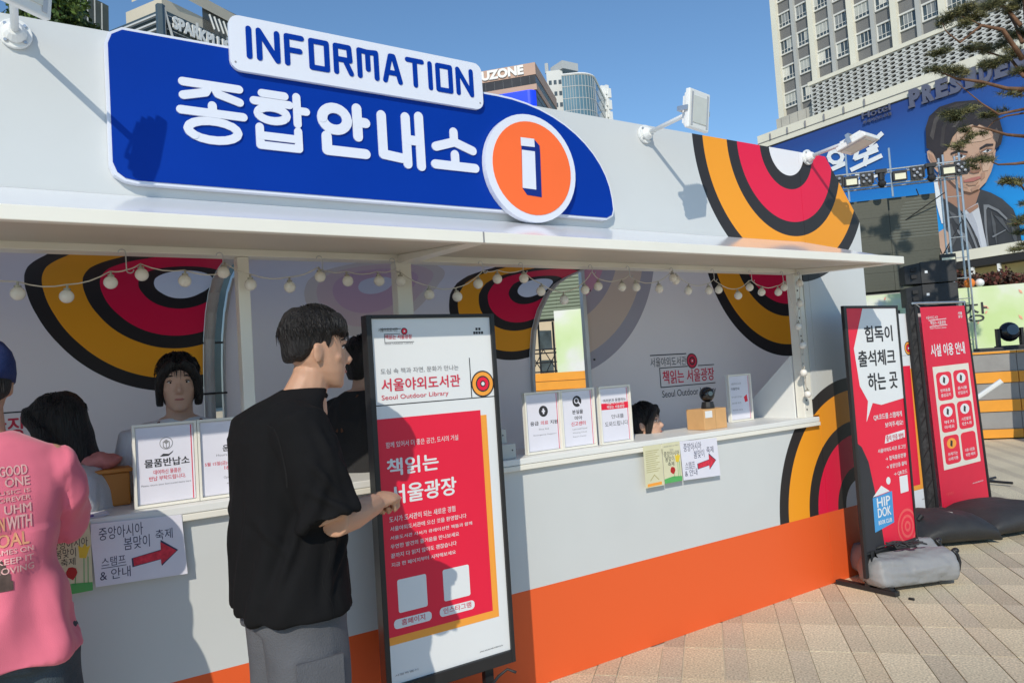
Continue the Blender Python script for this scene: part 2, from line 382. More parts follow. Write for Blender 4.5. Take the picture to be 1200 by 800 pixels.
# flat right back sheet
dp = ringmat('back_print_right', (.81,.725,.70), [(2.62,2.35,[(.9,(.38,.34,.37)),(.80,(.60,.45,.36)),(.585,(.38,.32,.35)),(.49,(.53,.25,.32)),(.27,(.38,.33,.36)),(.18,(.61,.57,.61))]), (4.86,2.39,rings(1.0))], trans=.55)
MB().add([(2.90,W+.55,0),(4.965,W+.55,0),(4.965,W+.55,2.45),(2.90,W+.55,2.45)], [(0,1,2,3)]).build('back_sheet', dp, booth, fix=False)
MB().box(2.872, 2.898, W+.545, W+.575, 0, 2.45).build('arch_rib', M['alu'], booth)
for z in (1.55, 1.98): MB().box(2.925, 2.937, W+.545, W+.549, z, z+.012).build('clamp', M['black'], booth)
MB().box(4.966, 5.006, W+.052, W+.55, 0, 2.40).build('side_wall', M['white'], booth)
MB().plateX([(W+.07,1.0),(W+.52,1.0),(W+.52,1.12),(W+.07,1.50)], 4.20, 4.214).build('sunlit_side_plate', M['white'], booth)  # added low plate standing for the side wall, shaped to carry its sunlit triangle
MB().box(-1.6,-1.56, W+.052, W+.8, 0, 2.6).build('side_wall', M['white'], booth)
# logos printed on the back sheets
def backlogo(x0, Y, grp):
    L = lambda s, a, b, c, d, m, bo=0: fit(s, x0+a, b, x0+c, d, Y, m, booth, bo)
    bar = lambda a, b, c, d: MB().box(x0+a, x0+c, Y-.001, Y, b, d).build('print_line', M['ink'], booth)
    bar(0,1.558,.335,1.565); L('서울야외도서관', .0, 1.485, .33, 1.545, M['ink'], .012)
    for r_, m_, e in ((.052,M['ink'],0),(.045,M['inkred'],.0006),(.028,M['ink'],.0012),(.018,M['inkred'],.0018),(.006,M['pwhite'],.0024)):
        MB().plate(circ(x0+.385, 1.51, r_, 24), Y-.001-e, Y).build('print_ring', m_, booth)
    bar(.075,1.472,.34,1.478); bar(.075,1.345,.081,1.472); bar(.081,1.345,.60,1.351); bar(.44,1.472,.60,1.478)
    L('책읽는 서울광장', .10, 1.368, .595, 1.455, M['inkred'], .03); L('Seoul Outdoor Library', .085, 1.265, .60, 1.325, M['ink'], .01)
backlogo(3.40, W+.547, 'r'); backlogo(-.62, W+.812, 'l')

# ================================================================== BLUE SIGN
sign = thing('information_sign', 'large blue information sign with white Korean lettering above the awning', 'sign', (1.45, W-.04, 2.3))
def bluepoly(g):
    p = [(.272-g, 2.36-g), (.272-g, 2.80), (.285-g,2.835+g*.5), (.32, 2.858+g)]
    p += [(1.95, 2.858+g)]
    for k in range(1, 13):
        a = R(90 - 86*k/12); p.append((1.95+(.695+g)*math.cos(a), 2.37+(.488+g)*math.sin(a)))
    p += [(2.647+g,2.345),(2.635+g,2.315-g*.5),(2.60,2.298-g),(.35,2.298-g),(.31,2.305-g),(.285-g,2.325-g)]
    return p
MB().plate(bluepoly(.011), W-.040, W-.002).build('sign_edge', M['signwhite'], sign)
MB().plate(bluepoly(0), W-.044, W-.0405).build('sign_face', M['blue'], sign)
YS = W-.046
def cellmap(x0, x1, z0, z1, ls): return [[(x0+u*(x1-x0), z0+v*(z1-z0)) for u, v in ln] for ln in ls]
G1 = {'종':[[(.05,.98),(.95,.98)],[(.46,.96),(.40,.84),(.05,.74)],[(.54,.96),(.60,.84),(.95,.74)],[(.5,.62),(.5,.50)],[(0,.48),(1,.48)],ell(.5,.17,.40,.17)],
 '합':[[(.17,.98),(.58,.98)],[(.02,.83),(.66,.83)],ell(.34,.62,.26,.12),[(.80,1),(.80,.50)],[(.80,.75),(.97,.75)],[(.10,.37),(.10,.05),(.80,.05),(.80,.37)],[(.1,.22),(.8,.22)]],
 '안':[ell(.30,.72,.25,.22),[(.76,1),(.76,.42)],[(.76,.72),(.93,.72)],[(.12,.36),(.12,.08),(.90,.08)]],
 '내':[[(.04,.92),(.04,.16),(.44,.12)],[(.56,.95),(.56,.02)],[(.86,1),(.86,.0)],[(.56,.5),(.86,.5)]],
 '소':[[(.5,.98),(.5,.72),(.04,.55)],[(.5,.72),(.96,.55)],[(.5,.40),(.5,.12)],[(.0,.10),(1,.10)]]}
for ch, x0, x1, z0, z1, sw in (('종',.508,.738,2.478,2.700,.0325),('합',.778,1.000,2.470,2.700,.0325),('안',1.050,1.270,2.475,2.690,.043),('내',1.322,1.545,2.465,2.695,.043),('소',1.585,1.798,2.465,2.650,.042)):
    strokes(cellmap(x0, x1, z0, z1, G1[ch]), sw, YS-.004, .0055, M['signwhite'], sign)
info = thing('lettered_plate', 'white rounded plate lettered INFORMATION above the blue sign', 'sign plate', (1.28, W-.06, 2.77))
MB().plate(rrect(.695, 1.857, 2.768, 2.992, .042), W-.064, W-.0465).build('plate', M['signwhite'], info)
LET = {'I':[[(.5,0),(.5,1)]],'N':[[(0,0),(0,1),(1,0),(1,1)]],'F':[[(0,0),(0,1),(1,1)],[(0,.5),(.85,.5)]],'O':[[(0,0),(0,1),(1,1),(1,0),(0,0)]],
 'R':[[(0,0),(0,1),(.9,1),(.95,.5),(0,.5)],[(.6,.5),(1,0)]],'M':[[(0,0),(0,1),(.5,.97),(.5,.3)],[(.5,.97),(1,1),(1,0)]],'A':[[(0,0),(.4,1),(.6,1),(1,0)],[(.18,.33),(.82,.33)]],'T':[[(0,1),(1,1)],[(.5,1),(.5,0)]]}
x = .770
adv = {'I':.0,'N':.072,'F':.062,'O':.066,'R':.066,'M':.078,'A':.072,'T':.072}
tot = sum(adv[c] for c in 'INFORMATION'); gap = (1.795-.770-tot)/10
for c in 'INFORMATION':
    strokes(cellmap(x-(.5 if c=='I' else 0)*.001, x+max(adv[c],.001), 2.832, 2.945, LET[c]), .0225, W-.0665, .0022, M['blue'], info); x += adv[c]+gap
for px_, pz_ in ((.715,2.80),(1.838,2.80)): MB().plate(circ(px_,pz_,.004,8), W-.0655, W-.064).build('screw', M['inkgrey'], info)
ic = thing('information_roundel', 'orange round disc with a white letter i on the blue sign', 'sign plate', (2.108, W-.07, 2.24))
MB().plate(circ(2.108,2.507,.270,48), W-.078, W-.0465).build('rim', M['signwhite'], ic)
MB().plate(circ(2.112,2.507,.234,48), W-.080, W-.0782).build('disc', M['orange'], ic)
MB().plate([(2.047,2.652),(2.128,2.655),(2.160,2.625),(2.160,2.58),(2.152,2.365),(2.065,2.370),(2.040,2.402),(2.05,2.6)], W-.082, W-.0802).build('symbol_side', M['navy'], ic)
MB().plate([(2.047,2.612),(2.047,2.654),(2.128,2.655),(2.128,2.614)], W-.084, W-.0822).build('symbol', M['signwhite'], ic)
MB().plate([(2.040,2.402),(2.050,2.592),(2.127,2.592),(2.120,2.400)], W-.084, W-.0822).build('symbol', M['signwhite'], ic)

# ================================================================== FLOODLIGHTS on the fascia
def flood(x, z, tilt, label, yawd=0, up=.0, reach=.36):
    t = thing('floodlight', label, 'floodlight', (x, W, z), 0, 'white arm floodlights along the top of the booth')
    rot = Matrix.Rotation(R(90), 4, 'X')
    b = MB().tube([(x,W-.001,z),(x,W-.018,z)], .052, 18).tube([(x,W-.018,z),(x,W-.03,z),(x,W-.055,z)], [.036,.036,.022], 14)
    b.build('wall_plate', M['white'], t, bevel=.003)
    for k in range(4):
        a = R(45+90*k); MB().tube([(x+.041*math.cos(a),W-.018,z+.041*math.sin(a)),(x+.041*math.cos(a),W-.024,z+.041*math.sin(a))], .006, 6).build('bolt', M['steel'], t)
    e = Vector((x, W-reach, z+up))
    MB().tube([(x,W-.03,z),(x,W-reach+.06,z+up*.8),e], .0125, 10).build('arm', M['white'], t, smooth=True)
    mt = Matrix.Translation(e) @ Matrix.Rotation(R(yawd),4,'Z') @ Matrix.Rotation(R(tilt),4,'X')
    MB().box(-.095,.095,-.05,-.022,-.10,.10,mt).box(-.08,.08,-.022,-.005,-.085,.085,mt).build('housing', M['white'], t, bevel=.006)
    MB().box(-.062,.062,-.0535,-.0502,-.068,.068,mt).build('lens', mat('lamp_lens',(.62,.63,.58),.2,.05,10,spec=.6), t)
    for g_ in (-.078,.062): MB().box(g_,g_+.016,-.0525,-.0502,-.085,.085,mt).build('gasket', M['alu'], t)
    fins = MB()
    for k in range(7): fins.box(-.07+.022*k,-.064+.022*k,-.005,.008,-.07,.07,mt)
    fins.build('cooling_fins', M['white'], t)
    MB().box(-.106,-.098,-.045,.012,-.012,.012,mt).box(.098,.106,-.045,.012,-.012,.012,mt).box(-.106,.106,.012,.018,-.012,.012,mt).build('bracket', M['steel'], t)
    return t
flood(2.96, 2.805, 8, 'middle floodlight, its lens facing out beside the round i symbol', yawd=10, up=.01)
flood(4.449, 2.831, 75, 'right floodlight, tipped flat above the large ring pattern', yawd=5, up=.02)
flood(-.01, 2.79, 8, 'left floodlight, at the top left above the blank white fascia', yawd=38, up=.0, reach=.43)

# ================================================================== BULB GARLAND
gar = thing('bulb_garland', 'string of round white bulbs hung on hooks under the awning edge', 'string lights', (1.5, W-.05, 2.0))
YG = W-.045
bl = [(21,345),(79,348),(130,332),(165,323),(217,330),(263,320),(294,334),(340,337),(374,325),(407,330),(443,330),(470,330),(503,346),(536,348),(562,333),(584,327),(613,327),(634,342),(661,352),(686,340),(702,336),(729,337),(745,337),(771,339),(789,326),(793,329),(808,341),(830,341),(843,340),(864,347),(879,337),(892,343),(911,343),(921,337),(939,332),(938,356),(936,383),(940,405),(941,437),(946,462)]
hk = [(148,302),(262,306),(378,302),(463,302),(566,303),(613,303),(694,304),(738,308),(789,310),(837,313),(881,314),(918,317),(938,317)]
me_b = MB().ball((0,0,-.028), .0235, 14, 9).mesh('bulb', True); me_s = MB().tube([(0,0,0),(0,0,-.022)], .011, 8).tube([(0,0,.012),(0,0,0)], .004, 6).mesh('socket', False)
me_b.materials.append(M['clear']); me_s.materials.append(M['brass'])
pts = []
for i, (bx, by) in enumerate(bl):
    q = atY(bx, by, YG); sw = random.uniform(-.16,.16)
    mtx = Matrix.Translation((q.x, q.y+random.uniform(-.01,.01), q.z+.03)) @ Matrix.Rotation(sw, 4, 'Y') @ Matrix.Rotation(random.uniform(-.1,.1), 4, 'X')
    b = bpy.data.objects.new('bulb', me_b); COL.objects.link(b); b.parent = gar; b.matrix_parent_inverse = WM(gar).inverted(); b.matrix_basis = mtx
    s_ = bpy.data.objects.new('socket', me_s); COL.objects.link(s_); s_.parent = b
    pts.append((q.x, 'b', q.z+.044))
for hx, hy in hk:
    q = atY(hx, hy+14, YG); pts.append((q.x, 'h', q.z))
    top = atY(hx, hy-12, YG)
    z0 = 2.028; mb = MB(); c = []
    for k in range(9): a = math.pi*k/8; c.append((q.x-.012+.012*math.cos(a), YG, z0+.0+.012*math.sin(a)))
    c = list(reversed(c)); zz = q.z
    for k in range(1, 9): a = math.pi + math.pi*k/8; c.append((q.x+.012-.0+.012*math.cos(a), YG, zz+.012*math.sin(a)))
    mb.tube(c, .0022, 5); mb.build('hook', M['steel'], gar)
hor = sorted([p for p in pts if p[0] < 4.2 or p[1]=='h']); wv = MB(); c = [( -.5, YG, 1.93)]
for a, b in zip(hor[:-1], hor[1:]):
    for k in range(4):
        f_ = k/4; sag = .014*math.sin(math.pi*f_)*min(1, (b[0]-a[0])*6)
        c.append((a[0]+(b[0]-a[0])*f_, YG+.004, a[2]+(b[2]-a[2])*f_-sag))
c.append((hor[-1][0], YG+.004, hor[-1][2]))
wv.tube(c, .0024, 5).build('wire', M['wire'], gar)
dv = [(q.x+.012*math.sin(i*1.7), YG+.01, q.z+.035) for i, q in enumerate([atY(x, y, YG) for x, y in bl[-6:]])]
MB().tube(dv, .0024, 5).build('wire', M['wire'], gar)
# ================================================================== THINGS ON THE COUNTER
def csign(x0, Y, label, draw, w_=.222, z0=1.094, h=.308):
    t = thing('counter_sign', label, 'sign', (x0+w_/2, Y, z0), 0, 'framed paper signs standing on the counter')
    MB().box(x0, x0+w_, Y+.004, Y+.016, z0, z0+h).build('board', M['white'], t, bevel=.002)
    MB().box(x0, x0+w_, Y-.012, Y+.0035, z0, z0+.010).box(x0, x0+.009, Y-.012, Y+.0035, z0+.0102, z0+h).box(x0+w_-.009, x0+w_, Y-.012, Y+.0035, z0+.0102, z0+h).box(x0+.0092, x0+w_-.0092, Y-.012, Y+.0035, z0+h-.009, z0+h).build('frame', M['cream'], t)
    a0, a1, b0, b1 = x0+.012, x0+w_-.012, z0+.013, z0+h-.012
    MB().plate([(a0,b0),(a1,b0),(a1,b1),(a0,b1)], Y-.001, Y+.003).build('sheet', M['paper'], t)
    P = lambda u, v: (a0+u*(a1-a0), b0+v*(b1-b0))
    def T(s, u0, v0, u1, v1, m='ink', bo=.02):
        p = P(u0, v0); q = P(u1, v1); fit(s, p[0], p[1], q[0], q[1], Y-.0016, M[m], t, bo)
    def S(poly, m, e=0, nm='print_shape'): MB().plate([P(u, v) for u, v in poly], Y-.0016-e, Y-.0010).build(nm, M[m], t)
    def C(u, v, r, m, e=0): p = P(u, v); MB().plate(circ(p[0], p[1], r, 24), Y-.0016-e, Y-.0010).build('print_disc', M[m], t)
    S([(.955,.0),(.972,0),(.972,.99),(.955,.99)], 'inkred'); draw(T, S, C, P); return t
def d1(T, S, C, P):
    C(.52,.77,.023,'inkgrey'); C(.52,.77,.0205,'paper',.0004); S([(.46,.72),(.52,.69),(.58,.72),(.58,.79),(.52,.82),(.46,.79)],'inkgrey',.0008); S([(.475,.728),(.513,.706),(.513,.76),(.475,.785)],'paper',.0012); S([(.527,.706),(.565,.728),(.565,.785),(.527,.76)],'paper',.0012)
    S([(.40,.60),(.46,.635),(.56,.625),(.64,.665),(.62,.64),(.55,.60)],'ink'); T('물품반납소',.13,.47,.92,.575,'ink',.05)
    T('대여하신 물품은',.28,.37,.76,.43,'inkred'); T('반납 부탁드립니다.',.20,.29,.84,.35,'inkred'); T('Please return your borrowed items here',.06,.22,.93,.25,'inkgrey',0)
def d2(T, S, C, P):
    C(.78,.82,.026,'ink'); C(.78,.82,.015,'paper',.0004); C(.78,.82,.012,'ink',.0008); T('운영시간',.40,.58,1.0-.06,.67,'ink',.05); T('Hours of Operation',.28,.51,.94,.55,'inkgrey',0)
    T('5월 15일(금)~5월 17일(일)',.06,.39,.94,.45,'inkred'); T('16:00~22:00',.42,.33,.92,.38,'inkred'); T('Opening May 15 to 17',.40,.2,.94,.24,'inkgrey',0); T('4 pm to 10 pm',.45,.12,.9,.15,'inkgrey',0)
def d3(T, S, C, P):
    C(.53,.69,.028,'ink'); S([(.48,.675),(.58,.675),(.58,.705),(.48,.705)],'paper',.0005); S([(.508,.64),(.552,.64),(.552,.74),(.508,.74)],'paper',.0009)
    T('응급',.10,.45,.36,.52,'ink',.04); T('의료',.42,.45,.66,.52,'inkred',.03); T('지원',.72,.45,.96,.52,'ink',.04); T('First Aid',.36,.36,.66,.39,'inkgrey',0); T('Emergency Support',.18,.26,.9,.29,'inkgrey',0)
def d4(T, S, C, P):
    C(.50,.81,.029,'ink'); C(.48,.82,.015,'paper',.0005); C(.48,.82,.010,'ink',.0009); S([(.53,.78),(.56,.80),(.63,.745),(.60,.725)],'paper',.0005)
    T('분실물',.32,.58,.68,.655,'ink',.04); T('미아',.39,.47,.64,.54,'ink',.04); T('신고센터',.26,.365,.74,.44,'inkred',.04); T('Lost and Found',.3,.29,.78,.32,'inkgrey',0); T('Missing Child',.3,.22,.76,.25,'inkgrey',0); T('Report Center',.3,.15,.74,.18,'inkgrey',0)
def d5(T, S, C, P):
    T('여러분과 동행하는',.10,.74,.92,.80,'ink',.03); S([(.03,.60),(.99,.60),(.99,.72),(.03,.72)],'pred',.0002); T2 = T
    p = P(.16,.665); T('안내를',.36,.42,.80,.50,'ink',0); T('도와드립니다.',.12,.28,.97,.37,'ink',0)
def d6(T, S, C, P):
    T('서울야외도서관',.1,.8,.6,.85,'inkgrey',0); T('이용안내',.1,.68,.5,.74,'ink',.02); S([(.7,.5),(.85,.56),(.88,.40),(.75,.38)],'pred'); T('독서공간 안내도',.1,.50,.62,.54,'inkgrey',0); T('휴대폰 충전',.1,.36,.55,.40,'inkgrey',0); T('의자와 담요',.1,.2,.6,.24,'inkgrey',0)
YC = W+.05
csign(.305, YC, 'framed sign with box-and-hand symbol, leftmost on the counter', d1)
csign(.529, YC, 'framed opening hours sign with clock symbol, half hidden by the man in black', d2)
csign(2.050, YC, 'framed first aid sign with white cross in a dark disc', d3)
csign(2.274, YC, 'framed lost and found sign with magnifier symbol', d4)
s5 = csign(2.520, YC-.01, 'framed sign with a red band across it, beside the woman in glasses', d5)
fit('서울야외도서관', 2.575, 1.094+.208, 2.70, 1.094+.224, YC-.01-.0026, M['pwhite'], s5, .03); fit('책읽는 서울광장', 2.575, 1.094+.187, 2.70, 1.094+.203, YC-.01-.0026, M['pwhite'], s5, .03)
csign(3.80, W+.27, 'framed leaflet standing behind the black webcam at the counter end', d6)
# box and webcam
bx = thing('cardboard_box', 'small cardboard box with a white label, standing on the right end of the counter', 'box', (3.45, W+.1, 1.093))
MB().box(3.335, 3.53, W+.06, W+.20, 1.0935, 1.215).build('carton', M['cardboard'], bx, bevel=.002)
MB().plate([(3.345,1.165),(3.405,1.165),(3.405,1.205),(3.345,1.205)], W+.0585, W+.0598).build('sticker', M['pwhite'], bx)
MB().box(3.43,3.436,W+.0592,W+.0598,1.094,1.214).build('flap_line', mat('carton_tape',(.5,.3,.13),.4), bx)
wc = thing('webcam', 'round black ball camera on top of the cardboard box', 'camera', (3.43, W+.12, 1.215))
MB().tube([(3.44,W+.12,1.2155),(3.44,W+.12,1.226),(3.44,W+.12,1.255)], [.040,.040,.034], 20).build('base', M['black'], wc, smooth=False)
MB().ball((3.44,W+.12,1.30), .046, 20, 14).build('ball', mat('gloss_black',(.012,.012,.014),.15,.1,10,spec=.6), wc, smooth=True)
MB().tube([(3.42,W+.078,1.305),(3.414,W+.068,1.306)], .014, 12).build('lens', M['glass'], wc)
# leaflet rack
rk = thing('leaflet_rack', 'stepped grey leaflet rack on the counter beside the tall red poster', 'rack', (1.84, W+.03, 1.09))
for i, (x1, z0, z1) in enumerate(((1.955,1.094,1.165),(1.925,1.167,1.235),(1.885,1.237,1.305),(1.855,1.307,1.37))):
    MB().box(1.70, x1, W+.0+.03*i, W+.008+.03*i, z0, z1).build('pocket_front', mat('acrylic_grey',(.50,.52,.51),.25,.06,8,spec=.6), rk, bevel=.001)
    MB().box(x1-.004, x1, W+.0085+.03*i, W+.036+.03*i, z0, z1-.01).build('pocket_side', M['pwhite'], rk)
    for dx in (.02,.1): MB().plate(circ(x1-dx, z0+.04, .004, 8), W-.0015+.03*i, W-.0003+.03*i).build('screw', M['ink'], rk)
MB().box(1.70,1.96,W+.128,W+.134,1.094,1.38).build('back_plate', M['pwhite'], rk)
# handwritten notes and flyers taped on the counter front
ylw = mat('flyer_cream', (.66,.64,.44), .6, .06, 14); grn = mat('flyer_green', (.10,.42,.12), .6); flw = mat('flyer_yellow',(.75,.55,.05),.6); flr = mat('flyer_crimson',(.45,.02,.02),.6)
def note(x0, x1, z0, z1, tilt, label):
    t = thing('handwritten_note', label, 'note', (x0, W-.036, z0)); Y = W-.0372
    c = ((x0+x1)/2, (z0+z1)/2); w_, h = x1-x0, z1-z0
    P = lambda u, v: (x0+u*w_+tilt*(v-.5), z0+v*h+tilt*(u-.5))
    MB().plate([P(0,0),P(1,0),P(1,1),P(0,1)], Y, Y+.0012).build('sheet', M['paper'], t)
    marker = mat('marker_ink', (.035,.04,.10), .6)
    def T(s, u0, v0, u1, v1): p = P(u0,v0); q = P(u1,v1); fit(s, p[0],p[1],q[0],q[1], Y-.0006, marker, t, -.008)
    T('중앙아시아',.08,.72,.56,.95); T('봄맞이',.33,.52,.62,.74); T('축제',.68,.62,.88,.80); T('스탬프',.08,.30,.34,.46); T('& 안내',.05,.08,.38,.27)
    MB().plate([P(.075,.275),P(.34,.285),P(.34,.295),P(.075,.285)], Y-.0008, Y-.0001).build('underline', marker, t)
    a = [(.40,.235),(.72,.30),(.72,.19),(.92,.42),(.735,.62),(.73,.46),(.40,.38)]
    MB().plate([P(u*1.0,v*1.0) for u,v in a], Y-.0005, Y-.0001).build('arrow_outline', marker, t)
    MB().plate([P(.66+(u-.66)*.93,.36+(v-.36)*.86) for u,v in a], Y-.0009, Y-.0006).build('arrow', mat('marker_red',(.62,.03,.06),.6,.3,60), t)
    return t
def flyer(x0, x1, z0, z1, label, kind=0):
    t = thing('festival_flyer', label, 'flyer', (x0, W-.036, z0)); Y = W-.0372
    P = lambda u, v: (x0+u*(x1-x0), z0+v*(z1-z0)); S = lambda pl, m, nm, e=0: MB().plate([P(*p) for p in pl], Y-.0006-e, Y-.0001).build(nm, m, t)
    MB().plate([P(0,0),P(1,0),P(1,1),P(0,1)], Y, Y+.0012).build('sheet', ylw, t)
    def T(s,u0,v0,u1,v1,m): p=P(u0,v0);q=P(u1,v1); fit(s,p[0],p[1],q[0],q[1],Y-.0007,m,t,.0)
    if kind == 0:
        S([(.0,.0),(1,.0),(1,.12),(.5,.15),(0,.11)], grn, 'green_band'); T('2026',.40,.80,.62,.84,M['inkgrey']); T('중앙아시아',.05,.66,.92,.79,M['ink']); T('봄맞이',.12,.53,.62,.66,M['ink']); T('축제',.25,.41,.60,.52,M['ink'])
        S([(.70,.50),(.86,.48),(.98,.66),(.90,.64),(.84,.70),(.78,.64),(.68,.68)], flw, 'tulip', .0003); S([(.50+.14*math.cos(a*.7),.30+.09*math.sin(a*.7)*(1+.2*math.sin(a*3))) for a in range(9)], flr, 'poppy', .0003)
        for u in (.78,.56,.88): S([(u,.12),(u+.02,.12),(u+.04,.5 if u>.7 else .24),(u+.02,.5 if u>.7 else .24)], grn, 'stem')
        T('서울특별시 중앙아시아 봄맞이',.06,.90,.92,.93,M['inkgrey'])
    else:
        for k in range(11): S([(.10,.86-.05*k),(.84-.1*(k%3),.865-.05*k),(.84-.1*(k%3),.88-.05*k),(.10,.875-.05*k)], mat('print_olive',(.42,.38,.18),.6), 'text_line')
        S([(.10,.02),(.88,.03),(.88,.10),(.10,.09)], M['porange'], 'orange_band'); S([(.25,.16),(.5,.30),(.75,.16),(.72,.15),(.5,.27),(.28,.15)], mat('print_olive',(.42,.38,.18),.6), 'arch_drawing')
    return t
note(.160,.455,.852,1.070,-.012,'handwritten note with red arrow, taped left beside the man in black')
flyer(.035,.157,.850,1.085,'flower festival flyer half hidden behind the pink shirt')
note(3.025,3.325,.842,1.060,-.010,'handwritten note with red arrow, taped under the cardboard box')
flyer(2.885,3.020,.848,1.066,'cream flyer with a poppy and green foot, left of the right note',0)
flyer(2.745,2.880,.842,1.066,'cream text flyer with orange foot, below the woman in glasses',1)
pp = thing('paper_sheets', 'few loose papers with a purple edge on the counter, beside the pink shirt', 'papers', (.09,W+.03,1.092))
for k in range(3): MB().box(.02+.012*k,.20+.01*k,W-.015+.01*k,W+.10+.008*k,1.0925+.0014*k,1.0935+.0014*k).build('sheet', M['paper'], pp)
MB().tube([(.03,W-.012,1.0995),(.17,W-.004,1.0995)], .0035, 6).build('pen', mat('pen_purple',(.12,.08,.35),.4), pp)
# items behind the counter at left
ct = thing('orange_crate', 'orange plastic crate standing behind the left counter signs', 'crate', (.22, W+.30, 0))
MB().box(.13,.31,W+.22,W+.40,1.0935,1.22).build('body', mat('crate_orange',(.55,.22,.04),.5,.1,6), ct, bevel=.006); MB().box(.12,.32,W+.21,W+.41,1.2205,1.235).build('rim', mat('crate_orange',(.55,.22,.04)), ct, bevel=.004)
cl = thing('folded_jacket', 'salmon pink cloth bundled on top of the orange crate', 'cloth', (.2, W+.3, 1.236))
mb = MB(); mb.ball((.215,W+.30,1.26),(.075,.06,.034),40,26)
for i, v in enumerate(mb.v):
    q = Vector(v); q += Vector((.4,.3,1))*(.014*noise.noise(q*26)+.010*(.5-abs(noise.noise(q*38)))); mb.v[i] = (q.x,q.y,max(q.z,1.236))
mb.build('bundle', mat('salmon_cloth',(.60,.22,.20),.85,.1,12,bump=.3), cl, smooth=True)

# ================================================================== TALL POSTER STAND
YP = 2.715
st = thing('poster_stand', 'tall black framed poster stand with red library poster in front of the counter', 'poster stand', (1.39, YP+.02, 0))
xa, xb, za, zb = 1.112, 1.668, .290, 1.765
F = lambda: MB()
for nm, bxx in (('frame_side',(xa-.016,xa+.006,za,zb)),('frame_side',(xb-.006,xb+.012,za,zb)),('frame_top',(xa+.0062,xb-.0062,zb-.014,zb)),('frame_foot',(xa+.0062,xb-.0062,za,za+.05))):
    MB().box(bxx[0],bxx[1],YP-.012,YP+.045,bxx[2],bxx[3]).build(nm, M['black'], st, bevel=.002)
MB().box(xa+.004,xb-.004,YP+.006,YP+.035,za+.004,zb-.004).build('back_panel', M['black'], st)
MB().plate([(xa+.006,za+.051),(xb-.006,za+.051),(xb-.006,zb-.0145),(xa+.006,zb-.0145)], YP, YP+.0055).build('poster_sheet', M['pwhite'], st)
Yq = YP-.0008
def PS(x0,x1,z0,z1,m,nm,e=0): return MB().plate([(x0,z0),(x1,z0),(x1,z1),(x0,z1)], Yq-e, Yq+.0006).build(nm, m, st)
PS(xa+.006,1.617,.490,1.335,M['porange'],'orange_border'); PS(xa+.006,1.588,.520,1.357,M['pred'],'red_field',.0006)
tx = lambda s, lb, rt, m, bo=.02, e=.0016: fitpx(s, (lb[0], lb[1]+.8), (rt[0], rt[1]-.8), Yq-e, M[m], st, bo)
tx('도심 속 책과 자연, 문화가 만나는',(446.1,437.9),(537.1,427.9),'inkgrey',0); tx('서울야외도서관',(447.2,458.2),(538.9,439.2),'inkred',.03); tx('Seoul Outdoor Library',(447.5,469.6),(525.4,458.2),'inkred',.01)
PS(xa+.006,xb-.006,1.408,1.412,M['ink'],'rule'); PS(1.549,1.553,1.413,1.58,M['ink'],'rule')
for r_, m_, e in ((.056,'ink',0),(.050,'porange',.0005),(.034,'ink',.001),(.028,'pred',.0015),(.013,'ink',.002),(.008,'pwhite',.0025)):
    MB().plate(circ(1.608,1.467,r_,30), Yq-.0004-e, Yq-.0001).build('emblem_ring', M[m_], st)
tx('서울야외도서관',(443.4,388.2),(465.9,384.6),'ink',.01); tx('책읽는 서울광장',(451.4,396.6),(482.5,392.2),'inkred',.02); tx('Seoul Outdoor Library',(450.7,403.6),(484,400.8),'inkgrey',0)
PS(1.158,1.245,1.708,1.7105,M['ink'],'rule'); PS(1.172,1.300,1.655,1.657,M['ink'],'rule'); PS(1.172,1.174,1.657,1.688,M['ink'],'rule'); PS(1.172,1.240,1.688,1.690,M['ink'],'rule')
for r_, m_, e in ((.014,'ink',0),(.011,'pred',.0005),(.004,'pwhite',.001)): MB().plate(circ(1.259,1.699,r_,16), Yq-.0004-e, Yq-.0001).build('emblem_ring', M[m_], st)
for i, (a, b) in enumerate(((0,.0),(.014,0),(.0,-.016),(.013,-.016),(.026,-.016),(-.012,-.016))): PS(1.590+a,1.600+a,1.695+b,1.706+b,M['ink'],'print_mark')
tx('함께 있어서 더 좋은 공간, 도시의 거실',(452.4,524.6),(536.7,509.4),'pwhite',.01)
tx('책읽는',(453.9,557.2),(513.5,531.4),'pwhite',.05); tx('서울광장',(457.5,590.4),(534.4,558.8),'pwhite',.05)
for s, lb, rt in (('도시가 도서관이 되는 새로운 경험',(456.4,611.5),(533.3,592.8)),('서울야외도서관에 오신 것을 환영합니다',(457.5,621.8),(546.4,601.8)),('서울도서관 사서가 큐레이션한 책들과 함께',(457.5,631.8),(553.1,611)),
                  ('우연한 발견의 즐거움을 만나보세요',(458,642.3),(537.8,623.2)),('끝까지 다 읽지 않아도 괜찮습니다',(458.4,653.2),(534.9,633.9)),('지금 한 페이지부터 시작해보세요',(458.9,663.6),(534,644.6))): tx(s, lb, rt, 'pwhite', .015)
for lb, rt in (((467.4,718),(499,671.6)),((520.6,704.4),(549,660.6))):
    a = atY(*lb,Yq); b = atY(*rt,Yq); MB().plate(rrect(a.x,b.x,a.z,b.z,.008), Yq-.0014, Yq-.0008).build('blank_tile', M['pwhite'], st)
for s, lb, rt, l2, r2 in (('홈페이지',(462,737.4),(505.4,715),(471,731.6),(498,719.2)),('인스타그램',(515.6,723),(555.6,702),(520,718.4),(552,705))):
    a = atY(*lb,Yq); b = atY(*rt,Yq); MB().plate(rrect(a.x,b.x,a.z,b.z,.015), Yq-.0014, Yq-.0008).build('button', M['pwhite'], st); tx(s,l2,r2,'inkred',.02,.002)
tx('www.seouloutdoorlibrary.kr',(562.4,763.8),(589.6,755),'ink',.01); tx('서울특별시',(463,792),(490,783),'inkgrey',0)
